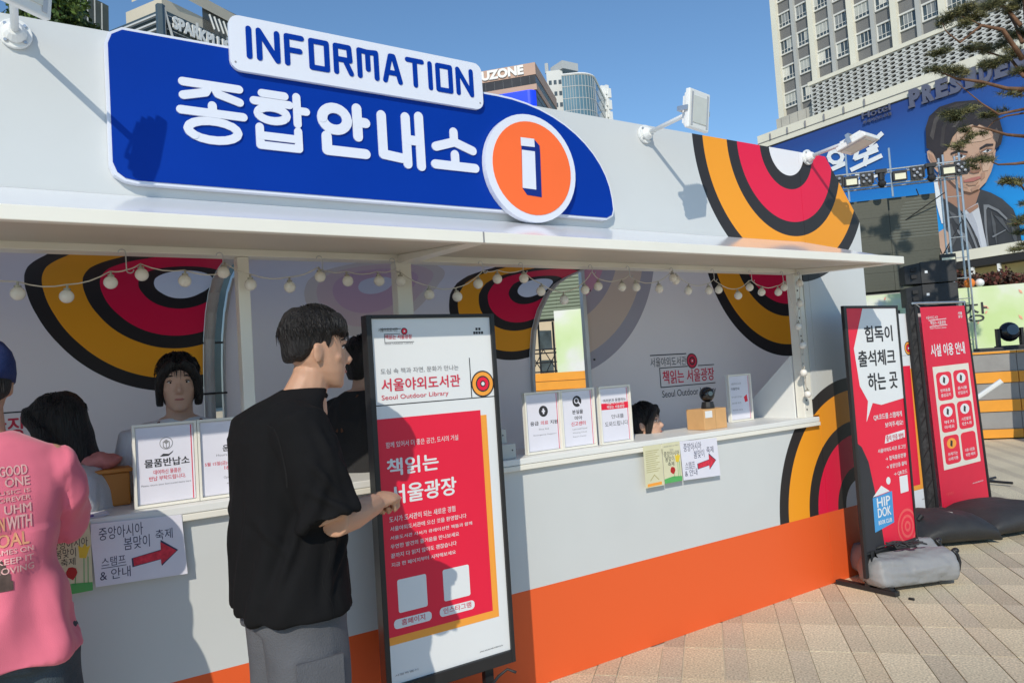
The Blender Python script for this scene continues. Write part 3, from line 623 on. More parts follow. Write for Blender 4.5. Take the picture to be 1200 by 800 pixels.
# base: two legs, cross bar, casters, weights
MB().box(1.18,1.22,YP+.046,YP+.075,.07,1.2).box(1.56,1.60,YP+.046,YP+.075,.07,1.2).build('upright', M['black'], st)
for x in (1.14, 1.60):
    MB().box(x,x+.05,YP-.17,YP+.20,.045,.07).build('foot_bar', M['black'], st, bevel=.003)
    for dy in (-.15,.17):
        MB().tube([(x+.025-.012,YP+dy,.024),(x+.025+.012,YP+dy,.024)], .022, 12).build('caster', M['blackrub'], st)
MB().box(1.19,1.60,YP-.02,YP+.02,.072,.10).build('cross_bar', M['black'], st)
for k, x in enumerate((1.24,1.40,1.55)): MB().box(x-.06,x+.07,YP-.10,YP+.10,.101,.17+.01*k).build('weight', M['blackrub'], st, bevel=.02)
cb = []
for k in range(26): cb.append((1.57+.10*math.cos(k*.55)*(1-k*.02), YP-.02+.05*math.sin(k*.9), .30-.006*k+.012*math.sin(k*1.7)))
MB().tube([(max(1.42,p[0]),p[1],max(.12,p[2]-.05)) for p in cb], .006, 6).build('cable', M['blackrub'], st, smooth=True)

# ================================================================== CHECK-IN STAND (book club)
YH = 2.75
hs = thing('check_in_stand', 'black framed stand with a speech bubble poster beside the booth corner', 'poster stand', (4.58, YH, 0))
xa, xb, za, zb = 4.305, 4.895, .235, 1.792
for nm, bb in (('frame_side',(xa-.018,xa+.012,za-.14,zb)),('frame_side',(xb-.008,xb+.010,za,zb)),('frame_top',(xa+.0122,xb-.0082,zb-.016,zb)),('frame_foot',(xa+.0122,xb-.0082,za,za+.012))):
    MB().box(bb[0],bb[1],YH-.008,YH+.014,bb[2],bb[3]).build(nm, M['black'], hs, bevel=.002)
MB().box(xa-.010,xb-.004,YH+.009,YH+.0135,.10,zb-.004).build('back_panel', M['black'], hs)
MB().plate([(xa+.0125,za+.0125),(xb-.0085,za+.0125),(xb-.0085,zb-.0165),(xa+.0125,zb-.0165)], YH, YH+.008).build('poster_sheet', M['pred'], hs)
Yh = YH-.0008
hp = lambda pts, m, nm, e=0: pxplate(pts, Yh-e, M[m] if isinstance(m,str) else m, hs, nm, Yh+.0004)
MB().plate([(xa+.0125,za+.0125),(xa+.22,za+.0125),(xa+.20,.40),(xa+.16,.62),(xa+.12,.80),(xa+.06,.90),(xa+.0125,.93)], Yh, Yh+.0006).build('black_corner', M['ink'], hs)
MB().plate([(4.50,1.774),(xb-.0088,1.774),(xb-.0088,1.17),(4.62,1.145),(4.525,1.165),(4.44,1.05),(4.475,1.18),(4.40,1.28),(4.37,1.52)], Yh-.0006, Yh-.0001).build('speech_bubble', M['pwhite'], hs)
hx = lambda s, lb, rt, m, bo=.03: fitpx(s, lb, rt, Yh-.0016, M[m], hs, bo)
hx('힙독이',(1014,401),(1045,381),'ink',.05); hx('출석체크',(1006.5,430),(1048.5,408.5),'ink',.05); hx('하는 곳',(1018,458),(1051,434.5),'ink',.05)
hx('QR코드를 스탬에게',(1024,493),(1056.5,481),'pwhite',.03); hx('보여주세요!',(1037.5,501),(1058,491.5),'pwhite',.03)
hp([(1037,519.5),(1038,510),(1060,503),(1060.5,512)],'pwhite','label_field'); hx('출석 인증 방법',(1039,517.4),(1058.5,506.5),'inkred',.02)
hx('서울야외도서관 로그인',(1029,531),(1061,520),'pwhite'); hx('→ 힙독활동현황',(1038,540),(1061.5,530),'pwhite'); hx('→ 방문인증 클릭',(1039,549.5),(1062,539.5),'pwhite'); hx('→ QR코드',(1048,558),(1063,549.5),'pwhite')
MB().plate([(4.755,.555),(4.85,.558),(4.85,.665),(4.755,.665)], Yh-.0012, Yh-.0004).build('blank_tile', M['pwhite'], hs)
MB().plate(circ(4.625,.655,.024,16), Yh-.0012, Yh-.0004).build('small_bubble', M['pwhite'], hs)
bk = mat('book_blue',(.06,.30,.62),.5)
MB().plate([(4.43,.355),(4.65,.385),(4.655,.585),(4.435,.57)], Yh-.0014, Yh-.0007).build('book', bk, hs); MB().plate([(4.44,.575),(4.63,.588),(4.54,.635)], Yh-.0014, Yh-.0007).build('book_page', M['pwhite'], hs)
for s, z0, z1 in (('HIP',.505,.562),('DOK',.440,.497),('BOOK CLUB',.395,.420)): fit(s, 4.475, z0, 4.625, z1, Yh-.0022, M['pwhite'], hs, .05)
for r_, m_, e in ((.115,'porange',0),(.098,'pred',.0005),(.075,'porange',.001),(.058,'pred',.0015),(.035,'porange',.002),(.018,'pred',.0025)):
    MB().plate([p for p in [(min(q[0],xb-.009),max(q[1],za+.0127)) for q in circ(4.80,.335,r_,30)]], Yh-.0004-e, Yh-.0001).build('print_ring', mat('print_coral',(.80,.10,.10),.5) if m_=='porange' else M[m_], hs)
MB().box(4.345,4.395,2.60,3.0,.0,.03).build('foot_bar', M['black'], hs, bevel=.003)
MB().box(4.345,4.375,YH+.0145,YH+.045,.031,.6).build('upright', M['black'], hs)
MB().box(4.82,4.86,2.60,3.0,.0,.03).build('foot_bar', M['black'], hs, bevel=.003); MB().box(4.83,4.85,YH+.0145,YH+.045,.031,.6).build('upright', M['black'], hs)
MB().plateX([(2.62,.032),(2.72,.032),(YH-.009,.25),(YH-.009,.12)], 4.35, 4.39).build('gusset', M['black'], hs)
MB().box(4.36,4.375,2.50,2.53,.0,.012).build('bolt_plate', M['black'], hs)

# sand bags
bagm = mat('grey_tarpaulin', (.255,.26,.27), .5, .10, 5, bump=.7, bscale=11, spec=.4)
def bag(c, axis, L, r, m, parent, name='bag', flat=.84, lumps=.12, seed=0):
    ax = Vector(axis).normalized(); sd = Vector((-ax.y, ax.x, 0)); mb = MB(); n = 56; rows = 48; vs = []; fs = []
    for i in range(rows+1):
        t = i/rows; u = (t-.5)*L; k = min(1, (1-abs(2*t-1)+.012)*5.5)**.42
        for j in range(n):
            th = 2*math.pi*j/n; q = Vector((u*3, math.cos(th)*2, math.sin(th)*2+seed))
            cr = (1-abs(2*t-1))**2; pleat = .05*math.sin(th*9+seed)*abs(2*t-1)**4
            rr = r*k*(1+lumps*noise.noise(q)+pleat-.10*(1-abs(noise.noise(Vector((u*7, math.cos(th)*2.2+seed, math.sin(th)*2.2))))*3.2 if abs(noise.noise(Vector((u*7, math.cos(th)*2.2+seed, math.sin(th)*2.2)))) < .31 else 0)*.55)
            z = max(rr*flat*math.sin(th)+r*flat*.95, .006+.001*j)
            vs.append(Vector(c)+ax*u+sd*rr*math.cos(th)+Vector((0,0,z)))
    for i in range(rows):
        for j in range(n): fs.append((i*n+j,i*n+(j+1)%n,(i+1)*n+(j+1)%n,(i+1)*n+j))
    fs.append(tuple(reversed(range(n)))); fs.append(tuple(rows*n+j for j in range(n)))
    return MB().add(vs, fs).build(name, m, parent, smooth=True)
def loopstrap(p, q, h, m, parent, name='strap', r=.009):
    p = Vector(p); q = Vector(q); c = [p.lerp(q, k/8)+Vector((0,0,h*math.sin(math.pi*k/8))) for k in range(9)]
    MB().tube(c, r, 6).build(name, m, parent, smooth=True)
AX = Vector((_rt.x, _rt.y, 0)).normalized()
c1 = atZ(1066, 686); c1.z = 0
b1 = thing('sandbag', 'front grey water weight bag with black straps at the foot of the check-in stand', 'sandbag', tuple(c1), 0, 'grey weight bags')
bag(c1, AX*.98+Vector((.1,.12,0)), .62, .135, bagm, b1, seed=1)
c2 = c1+Vector((.20,.20,0))
b2 = thing('sandbag', 'rear grey water weight bag lying behind the front one', 'sandbag', tuple(c2), 0, 'grey weight bags')
bag(c2, AX*.98+Vector((.1,.12,0)), .60, .135, bagm, b2, seed=4)
e1 = c1+AX*.285; 
BA = (AX*.98+Vector((.1,.12,0))).normalized()
for k, (o_, b_) in enumerate(((c1+BA*.295, b1),(c2+BA*.285, b2))):
    f_ = Vector((.45,-.9,0))*.03
    MB().tube([o_+f_+Vector((0,0,.20))-AX*.01, o_+AX*.02+f_+Vector((0,0,.165)), o_+AX*.03+f_+Vector((0,0,.12)), o_+AX*.005+f_*1.4+Vector((0,0,.07))], .011, 8).build('handle', M['black'], b_, smooth=True)
    MB().ball(o_+AX*.045+Vector((0,0,.19)), (.022,.022,.018), 10, 6).build('valve', M['black'], b_, smooth=True)
cb = []
for k in range(60):
    a = k*.62; cb.append(c1-AX*.10+AX*(.13*math.cos(a)*(.6+.4*math.sin(k*.31))+k*.003)+Vector((-AX.y,AX.x,0))*(.045*math.sin(a*1.3))+Vector((0,0,.262+.012*math.sin(k*1.1))))
cc = thing('coiled_cable', 'tangled black cable lying on top of the front grey weight bag', 'cable', tuple(c1+Vector((0,0,.24))))
MB().tube(cb, .0055, 6).build('cable', M['blackrub'], cc, smooth=True)

# ================================================================== SECOND LIBRARY POSTER and RED BANNER behind the booth corner
Y2 = 3.38
ws = thing('white_poster_stand', 'white library poster with red field, half hidden behind the speech bubble poster', 'poster stand', (6.1, Y2, 0))
MB().box(5.80,6.455,Y2,Y2+.03,.14,1.79).build('poster_sheet', M['pwhite'], ws)
MB().plate([(5.80,.33),(6.185,.33),(6.185,1.33),(5.80,1.33)], Y2-.001, Y2-.0002).build('orange_border', M['porange'], ws); MB().plate([(5.80,.37),(6.145,.37),(6.145,1.355),(5.80,1.355)], Y2-.0018, Y2-.0012).build('red_field', M['pred'], ws)
for r_, m_, e in ((.068,'ink',0),(.060,'porange',.0005),(.040,'ink',.001),(.033,'pred',.0015),(.015,'ink',.002),(.010,'pwhite',.0025)):
    MB().plate(circ(6.145,1.50,r_*.85,26), Y2-.0006-e, Y2-.0003).build('emblem_ring', M[m_], ws)
MB().plate([(5.80,1.44),(6.45,1.44),(6.45,1.443),(5.80,1.443)], Y2-.001, Y2-.0002).build('rule', M['inkgrey'], ws); fit('www.seouloutdoorlibrary.kr',6.15,.235,6.40,.255,Y2-.001,M['inkgrey'],ws,0)
MB().box(5.82,5.85,Y2-.1,Y2+.2,0,.14).box(6.38,6.41,Y2-.1,Y2+.2,0,.14).build('foot', M['black'], ws)
YR = 3.30
rs = thing('facility_banner', 'red facility guide banner tied in a black frame with six pictogram panels', 'banner', (6.6, YR, 0))
q = [atY(1078,360,YR), atY(1130,358,YR), atY(1159,584,YR), atY(1105,601,YR)]
mb = MB(); nx_, nz_ = 12, 30; vs = []
for i in range(nz_+1):
    for j in range(nx_+1):
        u, v = j/nx_, i/nz_; p = q[0].lerp(q[1],u).lerp(q[3].lerp(q[2],u), v)
        vs.append((p.x, YR+.006*math.sin(v*9+u*3)*math.sin(u*math.pi)*math.sin(v*math.pi)*0+.0, p.z))
mb.add(vs, [(i*(nx_+1)+j, i*(nx_+1)+j+1, (i+1)*(nx_+1)+j+1, (i+1)*(nx_+1)+j) for i in range(nz_) for j in range(nx_)]).build('banner_cloth', mat('banner_red',(.70,.012,.05),.5,.05,3,bump=.2,bscale=4), rs)
def BP(u, v): p = q[0].lerp(q[1],u).lerp(q[3].lerp(q[2],u), v); return (p.x, p.z)
def bfit(s, u0, v0, u1, v1, m, bo=.02, e=.0016):
    vs, fs = textmesh(s, 0); vs, fs = embolden(vs, fs, abs(u1-u0)*.85, abs(v1-v0)*1.7, bo); mb = MB(); pts = []
    for a, b, k in vs: x, z = BP(u0+(u1-u0)*a, v0+(v1-v0)*b); pts.append((x, YR-e+.00006*k, z))
    mb.add(pts, fs).build('lettering', m, rs, fix=False)
def bshape(poly, m, nm, e=.0006): MB().plate([BP(*p) for p in poly], YR-e, YR-e+.0004).build(nm, m, rs)
def brr(u0, v0, u1, v1, r, n=4):   # rounded, in banner fractions
    out = []
    for cu, cv, a0 in ((u1-r,v0+r*.25,270),(u1-r,v1-r*.25,0),(u0+r,v1-r*.25,90),(u0+r,v0+r*.25,180)):
        for k in range(n+1): a = R(a0+90*k/n); out.append((cu+r*math.cos(a), cv+r*.25*math.sin(a)))
    return out
bfit('시설 이용 안내', .12,.245,.88,.185,M['pwhite'],.05)
bfit('서울야외도서관',.10,.062,.36,.045,M['pwhite'],0); bfit('책읽는 서울광장',.18,.090,.52,.070,M['pwhite'],.02); bfit('Seoul Outdoor Library',.16,.112,.52,.100,M['pwhite'],0); bshape([(.15,.066),(.54,.060),(.545,.063),(.155,.069)],M['pwhite'],'rule'); bshape([(.16,.096),(.55,.091),(.55,.094),(.16,.099)],M['pwhite'],'rule')
bfit('서울',.82,.045,.92,.03,M['pwhite'],.05); bfit('광장',.82,.062,.92,.048,M['pwhite'],.05)
bshape([(.12,.295),(.92,.295),(.92,.80),(.12,.80)], mat('banner_cream',(.74,.70,.62),.55), 'white_panel', .0008)
texts = (('반려동물','출입금지'),('음식물','반입금지'),('뛰지','마세요'),('사진촬영','안내'),('쓰레기는','쓰레기통'),('다른 시민을','위한 배려'))
for r_ in range(3):
    for c_ in range(2):
        u0 = .17+c_*.375; v0 = .325+r_*.157; bshape(brr(u0, v0, u0+.33, v0+.14, .07), M['pred'], 'pictogram_panel', .0014)
        if not (r_==2 and c_==1):
            bshape([(u0+.165+.10*math.cos(a*.4), v0+.04+.026*math.sin(a*.4)) for a in range(16)], M['pwhite'] if (r_,c_)!=(2,0) else M['porange'], 'pictogram_disc', .0020)
            bshape([(u0+.15,v0+.022),(u0+.19,v0+.030),(u0+.17,v0+.058),(u0+.13,v0+.05)], M['ink'], 'pictogram', .0026)
        bfit(texts[r_*2+c_][0], u0+.06, v0+.098, u0+.27, v0+.082, M['pwhite'], .03, .0022); bfit(texts[r_*2+c_][1], u0+.06, v0+.122, u0+.27, v0+.106, M['pwhite'], .03, .0022)
bfit('www.seouloutdoorlibrary.kr',.68,.905,.92,.895,M['pwhite'],0); bfit('서울특별시',.10,.925,.26,.910,mat('print_coral',(.80,.10,.10)),0)
tl, tr, br, bl_ = [Vector(p) for p in q]
MB().tube([bl_+Vector((-.035,.02,-.08)), tl+Vector((-.035,.02,.03))], .014, 8).build('frame_pole', M['black'], rs)
MB().tube([bl_+Vector((-.095,.08,-.08)), tl+Vector((-.085,.06,.03))], .014, 8).build('frame_pole', M['black'], rs)
MB().tube([br+Vector((.07,.02,-.08)), tr+Vector((.04,.02,.03))], .014, 8).build('frame_pole', M['black'], rs)
MB().tube([tl+Vector((-.07,.02,.035)), tr+Vector((.055,.02,.035))], .010, 8).build('frame_bar', M['steel'], rs)
for a, b in ((tl,Vector((-.05,.01,.03))),(tr,Vector((.035,.01,.03))),(br,Vector((.05,.01,-.05))),(bl_,Vector((-.05,.01,-.05)))):
    MB().tube([a, a+b], .004, 5).build('tie', M['steel'], rs)
zz = MB()
for k in range(14):
    f_ = k/14; a = (tl+Vector((-.035,.02,.03))).lerp(bl_+Vector((-.035,.02,-.08)), f_); b = (tl+Vector((-.085,.06,.03))).lerp(bl_+Vector((-.095,.08,-.08)), f_+.07); zz.tube([a,b], .006, 5)
zz.build('frame_lacing', M['black'], rs)
a0, a1, a2, a3 = bl_+Vector((-.037,.022,-.08)), tl+Vector((-.037,.022,.03)), tl+Vector((-.083,.058,.03)), bl_+Vector((-.092,.078,-.08))
MB().add([a0,a1,a2,a3], [(0,1,2,3)]).build('side_cloth', mat('dark_mesh_cloth',(.03,.03,.032),.9,.6,30), rs, fix=False)
# black weight bags
bb = thing('black_weight_bag', 'large black weight cushion under the red banner, nearer half', 'weight bag', (6.0,3.3,0), 0, 'black weight cushions')
g1 = atZ(1112,628); g2 = atZ(1178,606)
def cushion(c, ax, L, wd, h, parent, seed):
    ax = Vector(ax).normalized(); sd = Vector((-ax.y,ax.x,0)); vs=[]; fs=[]; n=24; rows=16
    for i in range(rows+1):
        t=i/rows; e=min(1,(math.sin(math.pi*min(max(t,.004),.996)))**.28)
        for j in range(n):
            th=2*math.pi*j/n; cc_,ss_=math.cos(th),math.sin(th)
            y=wd/2*math.copysign(abs(cc_)**.75,cc_)*(.75+.25*e); z=h*e*max(0,.5+.5*ss_)**.8+ .004
            q=Vector((t*5+seed,cc_*2,ss_*2)); z*=1+.10*noise.noise(q*1.3)
            vs.append(Vector((c.x,c.y,0))+ax*(t-.5)*L+sd*y+Vector((0,0,z)))
    for i in range(rows):
        for j in range(n): fs.append((i*n+j,i*n+(j+1)%n,(i+1)*n+(j+1)%n,(i+1)*n+j))
    fs.append(tuple(reversed(range(n)))); fs.append(tuple(rows*n+j for j in range(n)))
    MB().add(vs,fs).build('cushion', M['blackrub'], parent, smooth=True)
cushion(Vector((5.84,3.10,0)), AX+Vector((.05,.1,0)), .66, .60, .235, bb, 0)
MB().tube([(5.70,3.28,.20),(5.84,3.10,.242),(5.96,2.93,.19)], .006, 6).build('cord', M['wire'], bb, smooth=True)
MB().tube([(5.60,3.12,.20),(5.62,3.10,.235)], .02, 10).build('valve', M['black'], bb)
b3 = thing('black_weight_bag', 'large black weight cushion under the red banner, farther half', 'weight bag', (6.6,3.1,0), 0, 'black weight cushions')
cushion(Vector((6.47,2.93,0)), AX+Vector((.15,.25,0)), .88, .62, .24, b3, 6)
# ================================================================== STAGE
P0 = Vector((12.95, 5.43, 0))
def SP(v, back, z): return P0 + V1*v + N1*back + Vector((0,0,z))
def onstage(px, py, back):
    d = ray(px, py); o = Vector((0,0,EYE)); t = ((P0+N1*back-o).dot(N1))/d.dot(N1); q = o+d*t; return (q-P0).dot(V1), q.z
SM = Matrix(((V1.x,N1.x,0,P0.x),(V1.y,N1.y,0,P0.y),(0,0,1,0),(0,0,0,1)))
stage = thing('outdoor_stage', 'low outdoor stage with orange and grey plank front', 'stage', tuple(P0))
so_ = mat('stage_orange', (.72,.30,.03), .55, .08, 5); sg_ = mat('stage_grey', (.26,.255,.25), .6, .1, 5)
MB().box(-4,10,.02,7,0,1.33,SM).build('deck', sg_, stage)
for z0, z1, m_ in ((1.325,1.365,so_),(1.045,1.320,sg_),(.865,1.040,so_),(.605,.860,sg_),(.415,.600,so_),(.145,.410,sg_),(.0,.140,so_)):
    for v0 in range(-4, 10, 2): MB().box(v0+.006,v0+1.994,-.02 if m_ is so_ else .004,.018,z0+.004,z1-.004,SM).build('front_plank', m_, stage)
wall = thing('stage_backdrop', 'pale green printed backdrop wall along the back of the stage', 'backdrop', tuple(SP(0,5,1.33)))
gm = bpy.data.materials.new('backdrop_print'); gm.use_nodes = True; t = gm.node_tree; b = t.nodes['Principled BSDF']; b.inputs['Roughness'].default_value=.6
tc = t.nodes.new('ShaderNodeTexCoord'); n = t.nodes.new('ShaderNodeTexNoise'); n.inputs['Scale'].default_value=1.1; n.inputs['Detail'].default_value=3; t.links.new(tc.outputs['Object'], n.inputs['Vector'])
cr = t.nodes.new('ShaderNodeValToRGB'); t.links.new(n.outputs[0], cr.inputs[0]); e = cr.color_ramp.elements
e[0].position=.35; e[0].color=(.52,.66,.30,1); e[1].position=.55; e[1].color=(.60,.70,.42,1); k_=cr.color_ramp.elements.new(.70); k_.color=(.70,.70,.66,1)
t.links.new(cr.outputs[0], b.inputs['Base Color'])
MB().box(-5,1.5,5,5.1,1.331,2.74,SM).build('backdrop_board', gm, wall)
petal = MB()
for k in range(26):
    v, z = random.uniform(-4,1.2), random.uniform(1.5,2.65); s_ = random.uniform(.03,.07); a = random.random()*3
    petal.add([SM@Vector((v+s_*math.cos(a+i*1.57)*(1 if i%2 else .4), 4.994-.0004*k, z+s_*math.sin(a+i*1.57)*(1 if i%2 else .4))) for i in range(4)], [(0,1,2,3)])
petal.build('petal_print', mat('petal_coral',(.80,.35,.25),.6), wall)
vs, fs = textmesh('서울광장', 0); v1_, z1_ = onstage(1157,360,4.98); 
MB().add([SM@Vector((v1_+1.9-1.9*u, 4.985, 1.98+.42*v)) for u, v in vs], fs).build('lettering', M['ink'], wall, fix=False)
gp = thing('green_panel', 'pale green stage side panel seen through the gap in the booth back', 'panel', tuple(SP(7.1,1,1.37)))
MB().box(6.90,7.52,1.0,1.06,1.366,2.68,SM).build('board', gm, gp)
# LED wall
led = thing('led_wall', 'large dark switched-off LED screen hanging above the stage', 'screen', tuple(SP(4,6,2.8)))
lm = bpy.data.materials.new('led_surface'); lm.use_nodes = True; t = lm.node_tree; b = t.nodes['Principled BSDF']; b.inputs['Roughness'].default_value=.5
tc = t.nodes.new('ShaderNodeTexCoord'); sx = t.nodes.new('ShaderNodeSeparateXYZ'); t.links.new(tc.outputs['Object'], sx.inputs[0])
def mth(op,a,bv):
    n_=t.nodes.new('ShaderNodeMath'); n_.operation=op
    for i,v in enumerate((a,bv)):
        if isinstance(v,(int,float)): n_.inputs[i].default_value=v
        elif v is not None: t.links.new(v,n_.inputs[i])
    return n_.outputs[0]
ln = mth('LESS_THAN', mth('FRACT', mth('MULTIPLY', sx.outputs[2], 14.0), None), .28)
n = t.nodes.new('ShaderNodeTexNoise'); n.inputs['Scale'].default_value=.55; n.inputs['Detail'].default_value=2; t.links.new(tc.outputs['Object'], n.inputs['Vector'])
msk = mth('GREATER_THAN', n.outputs[0], .56); n3 = t.nodes.new('ShaderNodeTexNoise'); n3.inputs['Scale'].default_value=26; t.links.new(tc.outputs['Object'], n3.inputs['Vector'])
mx = t.nodes.new('ShaderNodeMix'); mx.data_type='RGBA'; t.links.new(mth('MULTIPLY', ln, mth('ADD', mth('MULTIPLY', msk, .22), .02)), mx.inputs['Factor'])
cr = t.nodes.new('ShaderNodeValToRGB'); t.links.new(n3.outputs[0], cr.inputs[0]); cr.color_ramp.elements[0].color=(.042,.045,.032,1); cr.color_ramp.elements[1].color=(.068,.070,.050,1)
t.links.new(cr.outputs[0], mx.inputs['A']); mx.inputs['B'].default_value=(.26,.30,.27,1); t.links.new(mx.outputs['Result'], b.inputs['Base Color'])
LB = 5.20; vr_, zt_ = onstage(1096,226,LB); zb_ = onstage(1013,343,LB)[1]; ch_ = (zt_-zb_)/5
lm2 = mat('led_lined', (.10,.12,.075), .5, .1, 3); ls_ = mat('led_slat', (.23,.27,.19), .5, .1, 3)
for k in range(10):
    for j in range(5):
        v0 = vr_+k*.98; z0 = zb_+j*ch_
        MB().box(v0+.003, v0+.977, LB, LB+.10, z0+.002, z0+ch_-.002, SM).build('led_cabinet', lm if k < 5 else lm2, led)
for k in range(26): MB().box(vr_+4.9, vr_+9.78, LB-.012, LB-.001, zb_+.03+k*.09, zb_+.065+k*.09, SM).build('led_slat', ls_, led)
MB().box(vr_,vr_+9.8,LB+.12,LB+.3,zb_-.04,zt_,SM).build('frame', M['black'], led)
bn = thing('orange_plank_step', 'orange plank step seen through the gap, below the pale green panel', 'step', tuple(SP(7.4,.3,1.0)))
for k, (z0, z1) in enumerate(((1.33,1.475),(1.17,1.32),(1.02,1.16))): MB().box(6.3,8.6,-.16-.03*k,-.13-.0*k,z0,z1,SM).build('plank', so_, bn)
MB().box(6.32,8.58,-.128,-.022,1.0,1.46,SM).build('support', sg_, bn)
# lighting truss
tr_ = thing('lighting_truss', 'silver lighting truss with a tower beside the LED screen', 'truss', tuple(SP(-.85,5,1.33)))
def seg(mb, a, b_, r=.02): mb.tube([SP(*a), SP(*b_)], r, 6)
for dz in (5.20,5.52):
    for db in (4.85,5.15): mb = MB(); seg(mb,(-.95,db,dz),(9,db,dz)); mb.build('chord', M['steel'], tr_)
mb = MB(); k = -.95
while k < 8.9: seg(mb,(k,4.85,5.20),(k+.2,4.85,5.52),.01); seg(mb,(k+.2,4.85,5.52),(k+.4,4.85,5.20),.01); k += .4
mb.build('lacing', M['steel'], tr_)
for dv in (-.98,-.66):
    for db in (4.85,5.15): mb = MB(); seg(mb,(dv,db,1.33),(dv,db,5.7),.022); mb.build('tower_pole', M['steel'], tr_)
for k in range(9):
    z = 1.6+k*.45; mb = MB(); seg(mb,(-.98,4.85,z),(-.66,4.85,z),.010); mb.build('rung', M['steel'], tr_)
mb = MB(); seg(mb,(-.2,5.3,5.1),(-.98,5.1,1.9),.012); seg(mb,(-.95,5,4.2),(.2,5.2,2.2),.012); seg(mb,(-.70,4.9,4.9),(.1,5.2,4.4),.012); mb.build('stay', M['black'], tr_)
for dv in (.4,1.3): mb = MB(); seg(mb,(dv,4.85,4.9),(dv,4.85,6.0),.022); mb.build('tower_pole', M['steel'], tr_)
lampcells = [(1.25,'w'),(.93,'p'),(.62,'m'),(.25,'w'),(-.10,'p'),(-.38,'m'),(-.72,'w'),(-.98,'p'),(1.55,'p')]
for i, (v, kd) in enumerate(lampcells):
    lb = {'w':'boxy work light with a pale lens','p':'cluster of round spotlights','m':'black moving head lamp'}[kd]
    wh = {0:'second nearest the booth',1:'left of first post',2:'beside the first post',3:'between the two posts',4:'left of second post',5:'right of second post',6:'beside the tower',7:'at the tower corner',8:'nearest the booth'}[i]
    t_ = thing('stage_light', lb+' on the lighting truss, '+wh, 'stage light', tuple(SP(v,4.8,5.35)), 0, 'lights on the truss: '+lb)
    if kd == 'w':
        MB().box(v-.14,v+.14,4.70,4.82,5.22,5.44,SM).build('housing', M['black'], t_); MB().box(v-.11,v+.11,4.69,4.699,5.24,5.37,SM).build('lens', mat('pale_lens',(.72,.70,.52),.3), t_)
    elif kd == 'p':
        MB().box(v-.12,v+.12,4.76,4.83,5.20,5.50,SM).build('housing', M['black'], t_)
        for a, c_ in ((-.06,.08),(.06,.08),(-.06,-.06),(.06,-.06),(0,.01)): MB().ball(SP(v+a,4.74,5.34+c_), .038, 8, 6).build('spot', M['steel'], t_)
        MB().box(v-.15,v-.121,4.72,4.84,5.24,5.47,SM).build('flap', M['black'], t_)
    else:
        MB().tube([SP(v,4.78,5.48),SP(v,4.78,5.28)], .07, 10).box(v-.11,v+.11,4.70,4.84,5.44,5.52,SM).build('yoke', M['black'], t_); MB().ball(SP(v,4.76,5.20), .09, 10, 8).build('head', M['black'], t_)
for v, z in ((-.55,3.35),(-.55,2.1)):
    t_ = thing('stage_light', 'pale lensed light on the '+('upper' if z>3 else 'lower')+' part of the truss tower', 'stage light', tuple(SP(v,4.7,z)))
    MB().box(v-.15,v+.15,4.70,4.80,z-.10,z+.14,SM).build('housing', M['black'], t_); MB().box(v-.13,v+.13,4.69,4.699,z-.09,z+.06,SM).build('lens', mat('pale_lens',(.72,.70,.52),.3), t_)
# speakers
for k, lb in ((0,'lower'),(1,'upper')):
    t_ = thing('line_speaker', lb+' of two black loudspeakers stacked above the red banner', 'loudspeaker', tuple(SP(.3,3,2.2)), 0, 'stacked loudspeakers')
    z0 = 2.30+.445*k
    MB().box(-.13,.50,2.85,3.5,z0,z0+.425,SM).build('cabinet', M['blackrub'], t_, bevel=.01)
    mb = MB(); mb.add([SM@Vector(p) for p in ((.505,2.86,z0+.01),(.74,3.05,z0+.03),(.74,3.05,z0+.395),(.505,2.86,z0+.415),(.505,3.5,z0+.01),(.74,3.5,z0+.03),(.74,3.5,z0+.395),(.505,3.5,z0+.415))], [(0,1,2,3),(7,6,5,4),(0,4,5,1),(2,6,7,3),(1,5,6,2),(0,3,7,4)]); mb.build('horn_side', M['blackrub'], t_)
    for dz in (.12,.26): MB().box(.56,.66,2.90,2.97,z0+dz,z0+dz+.07,SM).build('handle_recess', M['dark'], t_)
    MB().box(.38,.43,2.842,2.849,z0+.20,z0+.25,SM).build('badge', M['pwhite'], t_)
rz = thing('speaker_riser', 'black riser carrying the stacked loudspeakers, mostly hidden by the banner', 'riser', tuple(SP(.2,3.1,1.33)))
MB().box(-.10,.66,2.9,3.45,1.335,2.295,SM).build('cabinet', M['black'], rz, bevel=.01); MB().box(-.02,.58,2.893,2.899,1.45,2.18,SM).build('grille', M['blackrub'], rz)
mh = thing('moving_head_light', 'black moving head light standing on the stage front corner', 'stage light', tuple(SP(-.2,.5,1.33)))
v_, z_ = onstage(1183,392,.5)
MB().box(v_-.2,v_+.2,.38,.62,1.368,1.44,SM).build('base', M['black'], mh, bevel=.01); [MB().box(v_+g_,v_+g_+.04,.44,.56,1.44,1.72,SM).build('yoke', M['black'], mh) for g_ in (-.19,.15)]
MB().ball(SP(v_,.5,1.66), (.15,.15,.16), 16, 10).build('head', mat('gloss_black',(.012,.012,.014),.15), mh, smooth=True); MB().tube([SP(v_,.40,1.68),SP(v_,.34,1.69)], .085, 16).build('lens', M['glass'], mh)
MB().box(v_+.15,v_+.55,.2,.5,1.368,1.42,SM).build('cable_heap', M['blackrub'], mh, bevel=.02)
cr_ = thing('stage_cable', 'thin black cable lying across the paving below the stage', 'cable', tuple(atZ(1170,478)))
MB().tube([atZ(1120,480)+Vector((0,0,.015)), atZ(1150,484)+Vector((0,0,.015)), atZ(1180,489)+Vector((0,0,.015)), atZ(1230,491)+Vector((0,0,.015))], .022, 6).build('cable', M['blackrub'], cr_)
ms = thing('leaning_rod', 'short white rod on a stand in front of the stage planks', 'rod', tuple(atD(1145,470,9.5)))
